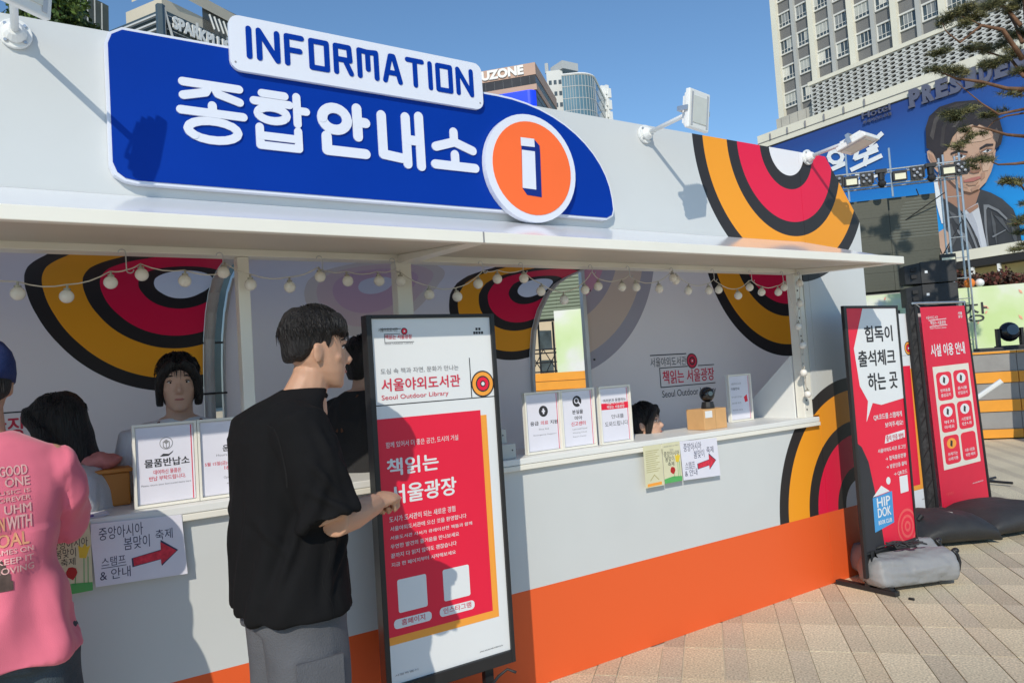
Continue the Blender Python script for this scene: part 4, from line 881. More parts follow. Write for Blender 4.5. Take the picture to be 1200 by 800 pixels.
a_, b_ = atD(1142,468,9.5), atD(1174,446,9.5); MB().tube([a_, b_], .028, 8).build('rod', M['white'], ms)
f_ = a_.copy(); f_.z = 0; MB().tube([f_, a_], .015, 6).build('stand_pole', M['black'], ms); MB().tube([f_+Vector((-.3,0,.015)), f_+Vector((.3,0,.015))], .015, 6).tube([f_+Vector((0,-.3,.02)), f_+Vector((0,.3,.02))], .015, 6).build('stand_foot', M['black'], ms)
# scaffolding seen through the gap
sca = thing('scaffold_frame', 'black scaffold frame under the LED screen seen through the booth gap', 'scaffold', tuple(SP(7.6,6.2,0)))
mb = MB()
for v in (7.2,7.6,7.8,8.2,8.6,9.0,9.4): seg(mb,(v,6.2,0),(v,6.2,2.83),.03)
mb.build('upright', M['black'], sca); mb = MB()
for z in (1.5,1.75,2.0,2.1): seg(mb,(6.9,6.22,z),(9.6,6.22,z),.018)
for v in (6.9,7.3,7.7,8.1,8.5,8.9): seg(mb,(v,6.18,1.4),(v+.4,6.18,2.1),.014); seg(mb,(v+.4,6.17,1.4),(v,6.17,2.1),.014)
mb.build('brace', M['black'], sca)
clad = thing('low_cream_building', 'low cream building beyond the stage scaffold', 'building', tuple(atD(640,440,70)))
c_ = atD(640,440,70); MB().box(c_.x-14,c_.x+10,c_.y,c_.y+6,-.01,7).build('wall', mat('cream_wall',(.62,.50,.34),.8,.08,.4), clad)
for k in range(9): MB().box(c_.x-13+k*2.5,c_.x-11.6+k*2.5,c_.y-.05,c_.y-.01,3.6,5.4).build('window', M['glass'], clad); MB().box(c_.x-13+k*2.5,c_.x-11.6+k*2.5,c_.y-.05,c_.y-.01,.8,2.6).build('window', M['glass'], clad)
MB().box(c_.x-14.2,c_.x+10.2,c_.y-.3,c_.y+6.2,7.001,7.4).build('roof_slab', M['cream'], clad)

# ================================================================== HOTEL
HX = 75.0
hotel = thing('hotel_tower', 'tall grey and cream hotel with a grid of windows and a perforated screen', 'building', (HX+8, 40, 0))
hc = mat('hotel_cream', (.70,.68,.58), .8, .06, .3, bump=.1, bscale=2); hgp = mat('hotel_grey_pier', (.42,.43,.42), .8, .06, .3); hs_ = mat('hotel_spandrel', (.17,.17,.17), .8, .08, .4); hb = mat('hotel_stone', (.46,.44,.39), .8, .1, .5)
hwf = mat('hotel_window_frame', (.66,.66,.63), .6, .04, 1); cur = mat('hotel_curtain', (.42,.44,.42), .8, .3, .6)
MB().box(HX,HX+18,12,53.6,0,58).build('wall', hs_, hotel)
Y_ = 53.5; cols = []
piers = [53.4-i*2.32 for i in range(18)]
for i, y in enumerate(piers):
    wd = .62 if i % 2 == 0 else .42
    if y-.5 < 12: break
    MB().box(HX-.55 if i%2==0 else HX-.40,HX-.002,y-wd/2,y+wd/2,29.2 if i<3 else 31.2,58).build('pier', hc if i%2==0 else hgp, hotel)
    cols.append(y)
MB().box(HX-.6,HX-.551,53.05,53.75,24,58.01).build('corner_strip', hc, hotel)
wy = 1.66
fm = MB(); oo = [(-wy/2-.09,-.15),(wy/2+.09,-.15),(wy/2+.09,1.67),(-wy/2-.09,1.67)]; ii = [(-wy/2-.002,0),(wy/2+.002,0),(wy/2+.002,1.5),(-wy/2-.002,1.5)]
vs = [(x_, a_, c_) for x_ in (-.16,-.001) for q_ in (oo, ii) for a_, c_ in q_]
fm.add(vs, [f_ for k in range(4) for f_ in ((k,(k+1)%4,4+(k+1)%4,4+k),(8+k,12+k,12+(k+1)%4,8+(k+1)%4),(k,8+k,8+(k+1)%4,(k+1)%4),(4+k,4+(k+1)%4,12+(k+1)%4,12+k))])
me_f = fm.mesh('window_frame'); me_f.materials.append(hwf)
me_g = MB().box(-.015,-.003,-wy/2,wy/2,.002,1.498).mesh('pane'); me_g.materials.append(M['glass'])
mm = MB()
for k in range(5): yy = -wy/2+wy*k/4; mm.box(-.06,-.016,yy-.022,yy+.022,.002,1.498)
mm.box(-.055,-.016,-wy/2+.03,wy/2-.03,.40,.45); me_m = mm.mesh('mullion'); me_m.materials.append(hwf)
me_c = [MB().box(-.0148,-.0145+.002*0-.0005,-wy/2+a*wy,-wy/2+b_*wy,.42,1.49).mesh('curtain') for a, b_ in ((0,.5),(.25,.75),(.5,1),(0,.97),(.75,1))]
curs = [cur, mat('hotel_curtain_pale', (.60,.60,.55), .8, .3, .6), mat('hotel_curtain_grey', (.24,.26,.27), .8, .4, .6)]
me_c = [(m_ if k_ == 0 else m_.copy()) for k_ in range(3) for m_ in me_c]
for i_, m_ in enumerate(me_c): m_.materials.append(curs[i_//5])
for i in range(len(cols)-1):
    yc = (cols[i]+cols[i+1])/2
    for r_ in range(9):
        zt = 31.95+r_*3.15; 
        if yc < 30 and zt > 46: continue
        o = bpy.data.objects.new('window', me_f); COL.objects.link(o); o.parent = hotel; o.matrix_parent_inverse = WM(hotel).inverted(); o.location = (HX, yc, zt-1.5)
        for nm, me in (('pane', me_g), ('mullion', me_m), ('curtain', random.choice(me_c))):
            s = bpy.data.objects.new(nm, me); COL.objects.link(s); s.parent = o
            if nm == 'curtain': s.location = (-.012, 0, 0)
MB().box(HX-1.2,HX-.001,48.6,53.7,20,29.1).build('stone_base', hb, hotel)
for k in range(4): MB().box(HX-1.215,HX-1.201,49.7+k*1.1,49.74+k*1.1,20,29).build('stone_joint', hs_, hotel)
# perforated screen: lens-shaped openings
scr = MB(); cw, ch = .80, .43; x_s = HX-2.2; y = 48.3; ncell = 0
while y > 12:
    for r_ in range(8):
        z = 27.5+r_*ch; k_ = 8; outer = [(y, z),(y-cw, z),(y-cw, z+ch),(y, z+ch)]
        L = []; 
        for j in range(10):
            a = 2*math.pi*j/10; L.append((y-cw/2+.36*cw*math.cos(a), z+ch/2+.38*ch*math.sin(a)*(1 if abs(math.cos(a))<.95 else 0)))
        O = []
        for (a_, c2_) in L:
            dy, dz = a_-(y-cw/2), c2_-(z+ch/2); s_ = min(cw/2/max(abs(dy),1e-6), ch/2/max(abs(dz),1e-6)); O.append((y-cw/2+dy*s_, z+ch/2+dz*s_))
        vs = [(x_s, a_, c2_) for a_, c2_ in L]+[(x_s, a_, c2_) for a_, c2_ in O]+[(x_s+.35, a_, c2_) for a_, c2_ in L]
        fs = [(j, (j+1)%10, 10+(j+1)%10, 10+j) for j in range(10)]+[(j, 20+j, 20+(j+1)%10, (j+1)%10) for j in range(10)]
        scr.add(vs, fs)
    y -= cw
stuff(scr.build('perforated_screen', mat('screen_concrete',(.52,.53,.52),.8,.08,.6), hotel, fix=False))
MB().box(x_s+.36,HX-.56,12,48.2,27.5,31).build('screen_backing', M['dark'], hotel)
MB().box(x_s-.15,HX-.57,12,48.5,30.95,31.35).build('screen_rail', hc, hotel)
MB().box(HX-2.9,HX-1.21,11,55.2,25.75,27.35).build('parapet', hc, hotel); MB().box(HX-2.93,HX-2.901,11,55.2,26.35,26.45).build('parapet_line', hs_, hotel)
MB().box(HX-2.6,HX-1.21,12,54.6,6.0,25.7).build('podium_wall', hb, hotel)
for k in range(6): MB().box(HX-3.05,HX-2.94,53.3-k*2.3,53.45-k*2.3,26.4,27.1).build('parapet_lamp', M['inkgrey'], hotel)
def HB(px, py, x=HX-2.95): q = atX(px, py, x); return (q.y, q.z)
def hfit(s, lb, rt, x, m, parent, bo, ext=.0):
    a = atX(*lb, x); b_ = atX(*rt, x); vs, fs = textmesh(s, bo)
    mb = MB(); mb.add([(x, a.y+(b_.y-a.y)*u, a.z+(b_.z-a.z)*v) for u, v in vs], fs)
    o = mb.build('lettering', m, parent, fix=False)
    if ext: so2 = o.modifiers.new('depth','SOLIDIFY'); so2.thickness = ext
    return o
hsn = thing('hotel_name_sign', 'grey serif capital letters along the hotel parapet', 'sign', (HX-3, 35, 26))
lt = mat('hotel_letters', (.11,.12,.18), .5, .1, 2)
xx = HX-3.2; a0 = atX(1066,127,xx); b0 = atX(1204,80,xx)
word = 'PRESIDENT'; 
for i, ch_ in enumerate(word):
    yy0 = a0.y+(b0.y-a0.y)*i/8.0; yy1 = a0.y+(b0.y-a0.y)*(i+.82)/8.0; vs, fs = textmesh(ch_, .06)
    if ch_ == 'I': c9 = (yy0+yy1)/2; yy0, yy1 = c9+.45, c9-.45
    mb = MB(); mb.add([(xx, yy0+(yy1-yy0)*u, a0.z+1.75*v) for u, v in vs], fs)
    mb.add([(xx-.002, yy0+.12-(.12)*0+(yy1-yy0)*0, a0.z), (xx-.002, yy0+(yy1-yy0)*.42, a0.z), (xx-.002, yy0+(yy1-yy0)*.42, a0.z+.22), (xx-.002, yy0+.12, a0.z+.22)], [(0,1,2,3)])
    o = mb.build('letter', lt, hsn, fix=False); s2 = o.modifiers.new('depth','SOLIDIFY'); s2.thickness = .3
hfit('Hotel', (1010,140), (1042,121), xx, lt, hsn, 0, .2); hfit('프레지던트호텔', (1011,146), (1044,131), xx, lt, hsn, 0, .1)
# billboard
bbd = thing('billboard', 'huge blue billboard with a portrait of a man in a dark jacket on the hotel', 'billboard', (HX-2.9, 33, 9))
bm_ = bpy.data.materials.new('billboard_blue'); bm_.use_nodes = True; t = bm_.node_tree; b = t.nodes['Principled BSDF']; b.inputs['Roughness'].default_value=.55
tc = t.nodes.new('ShaderNodeTexCoord'); sx = t.nodes.new('ShaderNodeSeparateXYZ'); t.links.new(tc.outputs['Object'], sx.inputs[0])
mr = t.nodes.new('ShaderNodeMapRange'); t.links.new(sx.outputs[2], mr.inputs[0]); mr.inputs['From Min'].default_value=25; mr.inputs['From Max'].default_value=11
cr = t.nodes.new('ShaderNodeValToRGB'); t.links.new(mr.outputs[0], cr.inputs[0]); e = cr.color_ramp.elements; e[0].color=(.02,.06,.26,1); e[1].color=(.01,.34,.80,1); k_=e.new(.45); k_.color=(.012,.14,.50,1)
t.links.new(cr.outputs[0], b.inputs['Base Color'])
XB = HX-2.95
MB().box(XB,XB+.3,12.5,54.2,9.2,25.6).build('panel', bm_, bbd)
MB().box(XB-.05,XB+.31,12.4,54.3,25.601,25.75).build('top_edge', M['dark'], bbd)
def art(pts, m, nm, e): MB().plateX([HB(*p, XB) for p in pts], XB-.04*e-.03, XB-.04*e+.005).build(nm, m, bbd)
sk = mat('print_skin', (.52,.34,.25), .6, .05, .4); skd = mat('print_skin_tone', (.36,.20,.14), .6, .05, .4); hr = mat('print_hair', (.035,.03,.035), .6, .3, .5); jk = mat('print_jacket', (.045,.048,.055), .6, .5, .4); tw = mat('print_tee', (.55,.57,.62), .6, .05, .4); lp = mat('print_lip', (.42,.16,.14), .6); jl = mat('print_seam', (.20,.21,.23), .6); pw = mat('print_white', (.75,.78,.82), .6)
art([(1095,214),(1100,207),(1108,206),(1112,262),(1104,262),(1098,240)], pw, 'white_card', 1)
art([(1100,200),(1112,206),(1128,220),(1142,224),(1148,215),(1150,236),(1139,244),(1130,250),(1116,241),(1104,232),(1100,215)], skd, 'neck', 2)
art([(1104,231),(1118,240),(1131,250),(1144,240),(1150,222),(1162,226),(1175,233),(1188,245),(1195,262),(1199,290),(1165,296),(1130,303),(1104,310),(1108,262)], jk, 'jacket', 3)
art([(1129,249),(1138,243),(1147,238),(1150,252),(1154,272),(1160,297),(1153,298),(1147,280),(1138,262)], tw, 'tee', 4)
art([(1134,246),(1147,239),(1148,243),(1138,250)], skd, 'neck_front', 5)
for c_ in ([(1128,250),(1136,262),(1143,278),(1150,298),(1148,298),(1141,280),(1134,264),(1126,251)],[(1154,240),(1160,240),(1172,246),(1182,256),(1181,258),(1170,248),(1159,243),(1157,246),(1158,270),(1161,297),(1159,297),(1155,262)],[(1122,268),(1132,274),(1140,290),(1144,300),(1141,300),(1133,284),(1124,273)],[(1164,277),(1180,269),(1180,270),(1165,278.5)]): art(c_, jl, 'seam', 5)
art([(1102,272),(1108,268),(1114,274),(1116,284),(1112,292),(1106,300),(1101,305)], sk, 'hand', 6); art([(1108,301),(1118,296),(1128,301),(1129,304),(1109,307)], pw, 'cuff', 7)
art([(1088,178),(1091,176),(1095,179),(1103,192),(1106,202),(1100,202),(1094,194),(1089,186)], sk, 'ear', 6)
art([(1101,176),(1108,165),(1114,150),(1130,143),(1150,143),(1162,148),(1168,158),(1169,172),(1167,188),(1163,202),(1157,214),(1149,222),(1140,226),(1131,224),(1122,218),(1111,207),(1104,198)], sk, 'face', 6)
art([(1104,198),(1111,207),(1122,218),(1131,224),(1140,226),(1136,221),(1124,212),(1112,198),(1107,186)], mat('print_skin_mid',(.45,.28,.20),.6), 'jaw_tone', 7)
art([(1088,174),(1087,150),(1091,137),(1103,126),(1122,120),(1145,118),(1162,126),(1173,139),(1178,157),(1175,170),(1168,176),(1170,164),(1164,152),(1150,146),(1146,150),(1142,146),(1128,150),(1119,160),(1112,176),(1108,178),(1106,192),(1103,196),(1097,180),(1092,176)], hr, 'hair', 8)
art([(1116,180),(1124,176),(1136,178),(1136,180),(1125,179),(1117,182)], hr, 'brow', 8); art([(1150,174),(1158,169),(1166,169),(1166,171),(1158,172),(1151,176)], hr, 'brow', 8)
art([(1121,184),(1128,181),(1135,183),(1130,186)], pw, 'eye', 8); art([(1126,183),(1129,181.5),(1131,183.5),(1129,185.5)], hr, 'iris', 9); art([(1153,179),(1159,175),(1165,176),(1160,179)], pw, 'eye', 8); art([(1158,177.5),(1160,175.5),(1162,177),(1160,178.5)], hr, 'iris', 9)
art([(1136,199),(1142,193),(1152,196),(1152,199),(1144,202)], skd, 'nose', 8); art([(1146,180),(1149,180),(1150,193),(1145,195)], mat('print_skin_mid',(.45,.28,.20),.6), 'nose_tone', 8)
art([(1131,212),(1140,209),(1150,207),(1152,209),(1143,213),(1133,214)], lp, 'mouth', 8)
T1, T2, T3, T4 = mat('print_tone_a',(.58,.40,.30),.6,.06,.4), mat('print_tone_b',(.47,.30,.215),.6,.06,.4), mat('print_tone_c',(.41,.245,.175),.6,.06,.4), mat('print_tone_d',(.27,.14,.10),.6,.06,.4)
H1, H2 = mat('print_hair_light',(.085,.075,.075),.6,.4,.5), mat('print_hair_mid',(.055,.048,.05),.6,.4,.5)
art([(1122,150),(1136,146),(1150,147),(1160,152),(1164,162),(1152,166),(1136,168),(1124,166)], T1, 'print_tone', 7.2)
art([(1112,190),(1120,189),(1130,192),(1134,199),(1130,206),(1120,207),(1112,200)], T1, 'print_tone', 7.3)
art([(1153,184),(1163,182),(1165,190),(1160,200),(1154,201),(1152,192)], T1, 'print_tone', 7.3)
art([(1118,182),(1128,178.5),(1138,181),(1137,187),(1129,188),(1120,187)], T2, 'print_tone', 7.5); art([(1150,177),(1158,173),(1167,174),(1166,179),(1160,181),(1152,181)], T2, 'print_tone', 7.5)
art([(1104,186),(1108,182),(1110,192),(1117,204),(1128,214),(1136,221),(1128,219),(1115,209),(1106,198)], T2, 'print_tone', 7.6)
art([(1126,207),(1132,209),(1131,216),(1136,220),(1130,219),(1125,212)], T3, 'print_tone', 7.7); art([(1152,203),(1156,202),(1156,208),(1152,212)], T3, 'print_tone', 7.7)
art([(1134,215.5),(1143,215),(1149,213),(1146,217),(1138,218)], T3, 'print_tone', 8.2); art([(1140,221),(1150,217),(1148,222),(1141,225)], T3, 'print_tone', 7.9)
art([(1144,194),(1148,190),(1151,194),(1149,198),(1144,198)], T1, 'print_tone', 8.6); art([(1138,200.5),(1144,202),(1151,199.5),(1150,202),(1144,203.5),(1139,202.5)], T4, 'print_tone', 8.7)
art([(1122,181.5),(1129,179.5),(1135.5,181.5),(1135,183),(1128,181.3),(1122,183.6)], T4, 'print_tone', 9.3); art([(1152,177.3),(1159,173.8),(1165.5,174.5),(1165,176),(1159,175.4),(1153,178.8)], T4, 'print_tone', 9.3)
art([(1090,180),(1094,182),(1100,192),(1103,199),(1098,194),(1092,187)], T3, 'print_tone', 7.2)
for i_, pl in enumerate([[(1092,160),(1097,140),(1108,130),(1100,145),(1096,165)],[(1104,172),(1106,150),(1116,136),(1110,152),(1108,174)],[(1118,150),(1126,134),(1140,128),(1130,138),(1122,150)],[(1142,142),(1150,130),(1160,132),(1168,146),(1158,138),(1150,137)],[(1166,160),(1170,150),(1174,158),(1171,168)],[(1110,128),(1124,122),(1138,121),(1124,126)]]): art(pl, (H1,H2)[i_%2], 'print_tone', 8.5)
for i_, pl in enumerate([[(1112,246),(1122,252),(1128,266),(1122,262)],[(1108,270),(1116,262),(1122,280),(1116,292)],[(1166,252),(1176,256),(1184,272),(1178,266)],[(1162,246),(1168,262),(1170,290),(1165,270)],[(1186,262),(1192,272),(1194,290),(1188,278)]]): art(pl, mat('print_leather',(.09,.095,.105),.6,.5,.4), 'print_tone', 4.6)
art([(1132,252),(1140,248),(1146,262),(1152,290),(1146,276)], mat('print_tee_tone',(.42,.44,.50),.6), 'print_tone', 4.5)
# billboard lettering (italic strokes)
def bstroke(ls, wd):
    for ln in ls:
        for a, c_ in zip(ln[:-1], ln[1:]):
            a = Vector(a); c_ = Vector(c_); d = (c_-a).normalized(); n_ = Vector((-d.y, d.x))*wd/2; art([tuple(a+n_-d*wd*.3), tuple(c_+n_+d*wd*.3), tuple(c_-n_+d*wd*.3), tuple(a-n_-d*wd*.3)], pw, 'lettering', 2+random.random())
bstroke([ell(980,184,8,7,10)], 4.5); bstroke([[(968,202),(990,192)]], 5)
bstroke([[(1018,176),(1028,171)],[(1008,166),(1003,186),(1028,176)],[(1016,184),(1014,193)],[(999,199),(1033,183)],[(1006,204),(1002,216),(1028,205)],[(1020,170),(1034,157)]], 5)
# lower canopy and columns of the hotel
hl = thing('hotel_canopy', 'cream canopy with thin columns at the foot of the billboard', 'canopy', (HX-4, 30, 0))
MB().box(HX-6,HX-2.96,10,37.2,8.85,9.75).build('canopy_slab', hc, hl); MB().box(HX-5.95,HX-3,10,37,8.2,8.8).build('canopy_beam', M['dark'], hl)
for k in range(12): MB().box(HX-5.9,HX-5.6,35.9-k*2.1,36.1-k*2.1,0,8.19).build('column', M['white'], hl)
MB().box(HX-4.2,HX-4,10,37,0,8.19).build('shopfront', mat('shop_yellow',(.50,.42,.20),.7,.3,.3), hl)
for k in range(6): MB().box(HX-4.26,HX-4.21,34-k*4,36-k*4,1,6.8).build('shop_window', M['glass'], hl)

# ================================================================== FAR BUILDINGS
def rbox(c, az, L, D_, z0, z1, name, m, parent, off=0):
    """box whose near corner is c; one side runs along azimuth az, the other along az-90"""
    a = Vector((math.sin(R(az)), math.cos(R(az)), 0)); b_ = Vector((-a.y, a.x, 0)); c = Vector((c.x, c.y, 0)) - a*off - b_*off
    vs = [c+Vector((0,0,z)) + a*i*(L+off) + b_*j*(D_+off) for z in (z0, z1) for i, j in ((0,0),(1,0),(1,1),(0,1))]
    return MB().add(vs, [(0,1,2,3),(4,5,6,7),(0,1,5,4),(1,2,6,5),(2,3,7,6),(3,0,4,7)]).build(name, m, parent)
gmull = mat('far_mullion', (.45,.47,.48), .6)
def facepts(c, az, u, z, out=0):
    a = Vector((math.sin(R(az)), math.cos(R(az)), 0)); n_ = Vector((a.y,-a.x,0)); p = Vector((c.x,c.y,0))+a*u+n_*out; p.z = z; return p
# pink stone office block with a name board
dz = thing('stone_office_block', 'pink stone office block with white rooftop letters behind the round i symbol', 'building', (88.8,120.9,0))
pk = mat('pink_stone', (.50,.34,.27), .8, .08, .2); dg = mat('dark_band', (.035,.033,.035), .25, .4, .3); c0 = Vector((88.8,120.9,0))
rbox(c0, 48, 22, 34, 0, 58, 'wall', dg, dz); rbox(c0, 48, 22, 34, 62.6, 65.1, 'name_board', pk, dz, .15); rbox(c0, 48, 22, 34, 58.01, 62.59, 'dark_strip', dg, dz, .05)
for z, h_ in ((59.4,1.2), (50.5,2.3), (45,2.3)): rbox(c0, 48, 22, 34, z, z+h_, 'stone_band', pk, dz, .2)
L_ = -42
for k in range(18):
    p = facepts(c0, L_, 1.2+k*1.9, 58.5, -.0); 
    MB().tube([p+Vector((0,0,-9)), p+Vector((0,0,4.0))], .06, 4).build('mullion', gmull, dz)
vs, fs = textmesh('DOUZONE', .05); aL = Vector((math.sin(R(L_)), math.cos(R(L_)), 0)); nL = Vector((-aL.y*-1, aL.x*-1, 0)); nL = Vector((aL.y,-aL.x,0)); nL = nL if nL.dot(-c0) > 0 else -nL
o = MB().add([c0+aL*(15.5-13.2*u)+nL*.45+Vector((0,0,62.9+2.0*v)) for u, v in vs], fs).build('lettering', M['white'], dz, fix=False)
s2 = o.modifiers.new('depth','SOLIDIFY'); s2.thickness = .3
sc_ = thing('blue_video_screen', 'curved blue video screen on the stone office block', 'screen', (85,122,50))
scm = mat('video_blue', (.01,.05,.75), .3, .1, .1, emit=(.01,.04,.9), es=.55); sw_ = mat('video_cyan', (.25,.65,.85), .3, .3, .3, emit=(.2,.6,.9), es=.3)
c1_ = c0 + nL*1.2; n_ = 10; arc = []
for k in range(n_+1): a = R(90*k/n_); arc.append(c1_ + aL*(1.6-1.6*math.sin(a)-1.6*0) + (-nL)*(1.6-1.6*math.cos(a)))
path = [c1_+aL*24, c1_+aL*1.6] + arc[1:]
vs = [p+Vector((0,0,z)) for p in path for z in (48, 59.2)]
MB().add(vs, [(2*i,2*i+1,2*i+3,2*i+2) for i in range(len(path)-1)]).build('screen_face', scm, sc_, fix=False)
for k, (u0, u1, z0, z1, sl_) in enumerate(((9,13,54,59,3),(14,16.5,56,58.8,2),(17,22,57,58.6,1),(3,4.4,55.5,56,.2),(11,12,54,56,1),(4.8,6,55,55.3,.2))):
    q_ = [c1_+aL*u0+nL*(.02+.01*k)+Vector((0,0,z0)), c1_+aL*u1+nL*(.02+.01*k)+Vector((0,0,z0+.3)), c1_+aL*(u1-sl_)+nL*(.02+.01*k)+Vector((0,0,z1)), c1_+aL*(u0-sl_*.7)+nL*(.02+.01*k)+Vector((0,0,z1))]
    MB().add(q_, [(0,1,2,3)]).build('screen_picture', sw_, sc_, fix=False)
# glass tower with rounded corner
gt = thing('glass_tower', 'blue glass tower with a rounded corner beside the stone office block', 'building', (115,138,0))
gl = mat('tower_glass', (.10,.19,.24), .12, .25, .12, spec=.9); g0 = atD(658,90,180); g1_ = atD(697,84,180); ax_ = (Vector((g1_.x-g0.x, g1_.y-g0.y, 0))).normalized(); bk_ = Vector((-ax_.y, ax_.x, 0))
W_ = (Vector((g1_.x-g0.x, g1_.y-g0.y,0))).length; path = [Vector((g0.x,g0.y,0)), Vector((g0.x,g0.y,0))+ax_*(W_-5)]
for k in range(1,9): a = R(80*k/8); path.append(Vector((g0.x,g0.y,0))+ax_*(W_-5+5*math.sin(a))+bk_*(5-5*math.cos(a)))
path += [path[-1]+(ax_*.17+bk_*.98)*18, Vector((g0.x,g0.y,0))+bk_*22]
vs = [p+Vector((0,0,z)) for p in path for z in (0, 74)]; n_ = len(path)
MB().add(vs, [(2*i,2*i+1,2*((i+1)%n_)+1,2*((i+1)%n_)) for i in range(n_)]+[tuple(2*i+1 for i in range(n_))]).build('wall', gl, gt)
mb = MB()
for z in range(56, 74, 3):
    for p, q_ in zip(path[:-2], path[1:-1]): mb.tube([p+Vector((0,0,z)), q_+Vector((0,0,z))], .10, 4)
mb.build('floor_line', gmull, gt)
for i, p in enumerate(path[1:-1]): MB().tube([p+Vector((0,0,50)), p+Vector((0,0,74.1))], .09, 4).build('mullion', gmull, gt)
for k in range(1,5): p = path[0].lerp(path[1], k/5); MB().tube([p+Vector((0,0,50)), p+Vector((0,0,74.1))], .09, 4).build('mullion', gmull, gt)
for p, q_ in zip(path[:-2], path[1:-1]): MB().tube([p+Vector((0,0,74)), q_+Vector((0,0,74))], .3, 5).build('roof_edge', M['white'], gt)
gw = thing('white_tower', 'pale white tower between the office block and the glass tower', 'building', (110,142,0))
h0 = atD(640,84,184); h1 = atD(659,84,184); wv_ = Vector((h1.x-h0.x,h1.y-h0.y,0)); bk2 = Vector((-wv_.y,wv_.x,0)).normalized()*14; b0_ = Vector((h0.x,h0.y,0))
vs = [b0_+Vector((0,0,z))+wv_*i+bk2*j for z in (0,77) for i, j in ((0,0),(1,0),(1,1),(0,1))]
MB().add(vs, [(0,1,2,3),(4,5,6,7),(0,1,5,4),(1,2,6,5),(2,3,7,6),(3,0,4,7)]).build('wall', mat('tower_white',(.60,.61,.60),.7,.05,.3), gw)
for r_ in range(7):
    for c_ in range(3): p = b0_+wv_*(.12+.3*c_); q_ = b0_+wv_*(.30+.3*c_); z = 56+r_*2.9; nn = -bk2.normalized()*.05; MB().add([p+nn+Vector((0,0,z)),q_+nn+Vector((0,0,z)),q_+nn+Vector((0,0,z+1.1)),p+nn+Vector((0,0,z+1.1))],[(0,1,2,3)]).build('window', M['glass'], gw, fix=False)
rp = atD(664,84,185); MB().box(rp.x-2,rp.x+3,rp.y-1,rp.y+4,77.01,79).build('roof_plant', gmull, gw); MB().tube([Vector((h0.x+1,h0.y+1,77)),Vector((h0.x+1,h0.y+1,79.5))], .5, 6).build('roof_tank', gmull, gw)
pl_ = thing('lattice_panel_tower', 'small white lattice fronted tower behind the glass tower', 'building', (122,136,0))
a_ = atD(700,95,200); b_ = atD(713,98,200); 
for k in range(7):
    for j in range(6):
        p = a_.lerp(b_, j/5); MB().box(p.x-.5,p.x+.5,p.y-.3,p.y+.3, a_.z-3-k*1.6-1.0+((j%2)*.6), a_.z-3-k*1.6+((j%2)*.6)+1.5).build('lattice_block', M['white'], pl_) if (k+j)%2==0 else None
MB().box(a_.x+.4,b_.x+2,a_.y+.5,a_.y+12,0,a_.z-2).build('wall', mat('tower_white',(.6,.6,.6)), pl_)
# sloped glass building with rooftop letters
sp = thing('sloped_glass_building', 'glass office building with slatted roof and white letters above the blue sign', 'building', (12.2,79,0))
k0 = atD(190,15,80); k0.z = 0; spg = mat('dark_louvre_glass', (.05,.07,.075), .2, .3, .3, spec=.8); beige = mat('beige_slab', (.50,.46,.38), .8, .06, .3)
zt = 40.4
def fp(az, u, z, inset=0): a = Vector((math.sin(R(az)), math.cos(R(az)), 0)); o_ = Vector((math.sin(R(15)), math.cos(R(15)), 0)); p = Vector((k0.x,k0.y,0))+a*u+o_*inset; p.z = z; return p
MB().add([fp(60,0,0),fp(60,26,0),fp(60,26,zt),fp(60,0,zt),fp(-30,0,0),fp(-30,20,0),fp(-30,20,zt),fp(-30,0,zt), fp(60,26,0)+fp(-30,20,0)-fp(0,0,0), fp(60,26,zt)+fp(-30,20,zt)-fp(0,0,zt)], [(0,1,2,3),(4,7,6,5),(1,8,9,2),(5,6,9,8),(3,2,9,6)]).build('wall', spg, sp)
for k in range(13):
    z = zt-.6-k*.72
    MB().tube([fp(-30,.3,z)+Vector((-.25,-.1,0)), fp(-30,19.8,z)+Vector((-.25,-.1,0))], .13, 4).build('louvre', gmull, sp); MB().tube([fp(60,.3,z)+Vector((.1,-.3,0)), fp(60,25.8,z)+Vector((.1,-.3,0))], .05, 4).build('floor_line', gmull, sp)
for u in (0,4,8,12): MB().tube([fp(60,u,zt-14)+Vector((.1,-.35,0)), fp(60,u,zt)+Vector((.1,-.35,0))], .16, 4).tube([fp(60,u,zt)+Vector((.1,-.35,0)), fp(60,u+3,zt-9)+Vector((.1,-.35,0))], .16, 4).build('steel_brace', gmull, sp)
MB().tube([fp(-30,0,zt-12)+Vector((-.2,-.3,0)), fp(-30,0,zt+.2)+Vector((-.2,-.3,0))], .45, 6).build('corner_column', spg, sp)
MB().add([fp(-30,-.0,zt),fp(-30,5.5,zt),fp(-30,5.5,zt+1.2),fp(-30,0,zt+1.2),fp(60,0,zt),fp(60,6.5,zt),fp(60,6.5,zt+1.2),fp(60,0,zt+1.2),fp(60,6.5,zt)+fp(-30,5.5,0)-fp(0,0,0),fp(60,6.5,zt+1.2)+fp(-30,5.5,0)-fp(0,0,0)], [(0,1,2,3),(4,7,6,5),(3,2,9,6,7),(1,8,9,2),(5,6,9,8)]).build('roof_slab', beige, sp)
MB().add([fp(-30,-.6,zt+2.0),fp(-30,4.5,zt+2.0),fp(-30,4.5,zt+3.2),fp(-30,-.6,zt+3.2),fp(60,14,zt+2.0),fp(60,14,zt+3.2)], [(0,1,2,3),(0,3,5,4)]).build('roof_canopy', beige, sp)
MB().add([fp(60,5,zt),fp(60,24,zt),fp(60,24,zt+3.4),fp(60,5,zt+3.4)], [(0,1,2,3)]).build('roof_wall', mat('dark_clad',(.12,.13,.13),.5), sp, fix=False)
for k in range(20): MB().tube([fp(60,6+k*.62,zt+.1)+Vector((.3,-.5,0)), fp(60,5.4+k*.62,zt+1.5)+Vector((.3,-.5,0))], .11, 4).build('roof_fin', M['white'], sp)
vs, fs = textmesh('SPARKPLUS', .04)
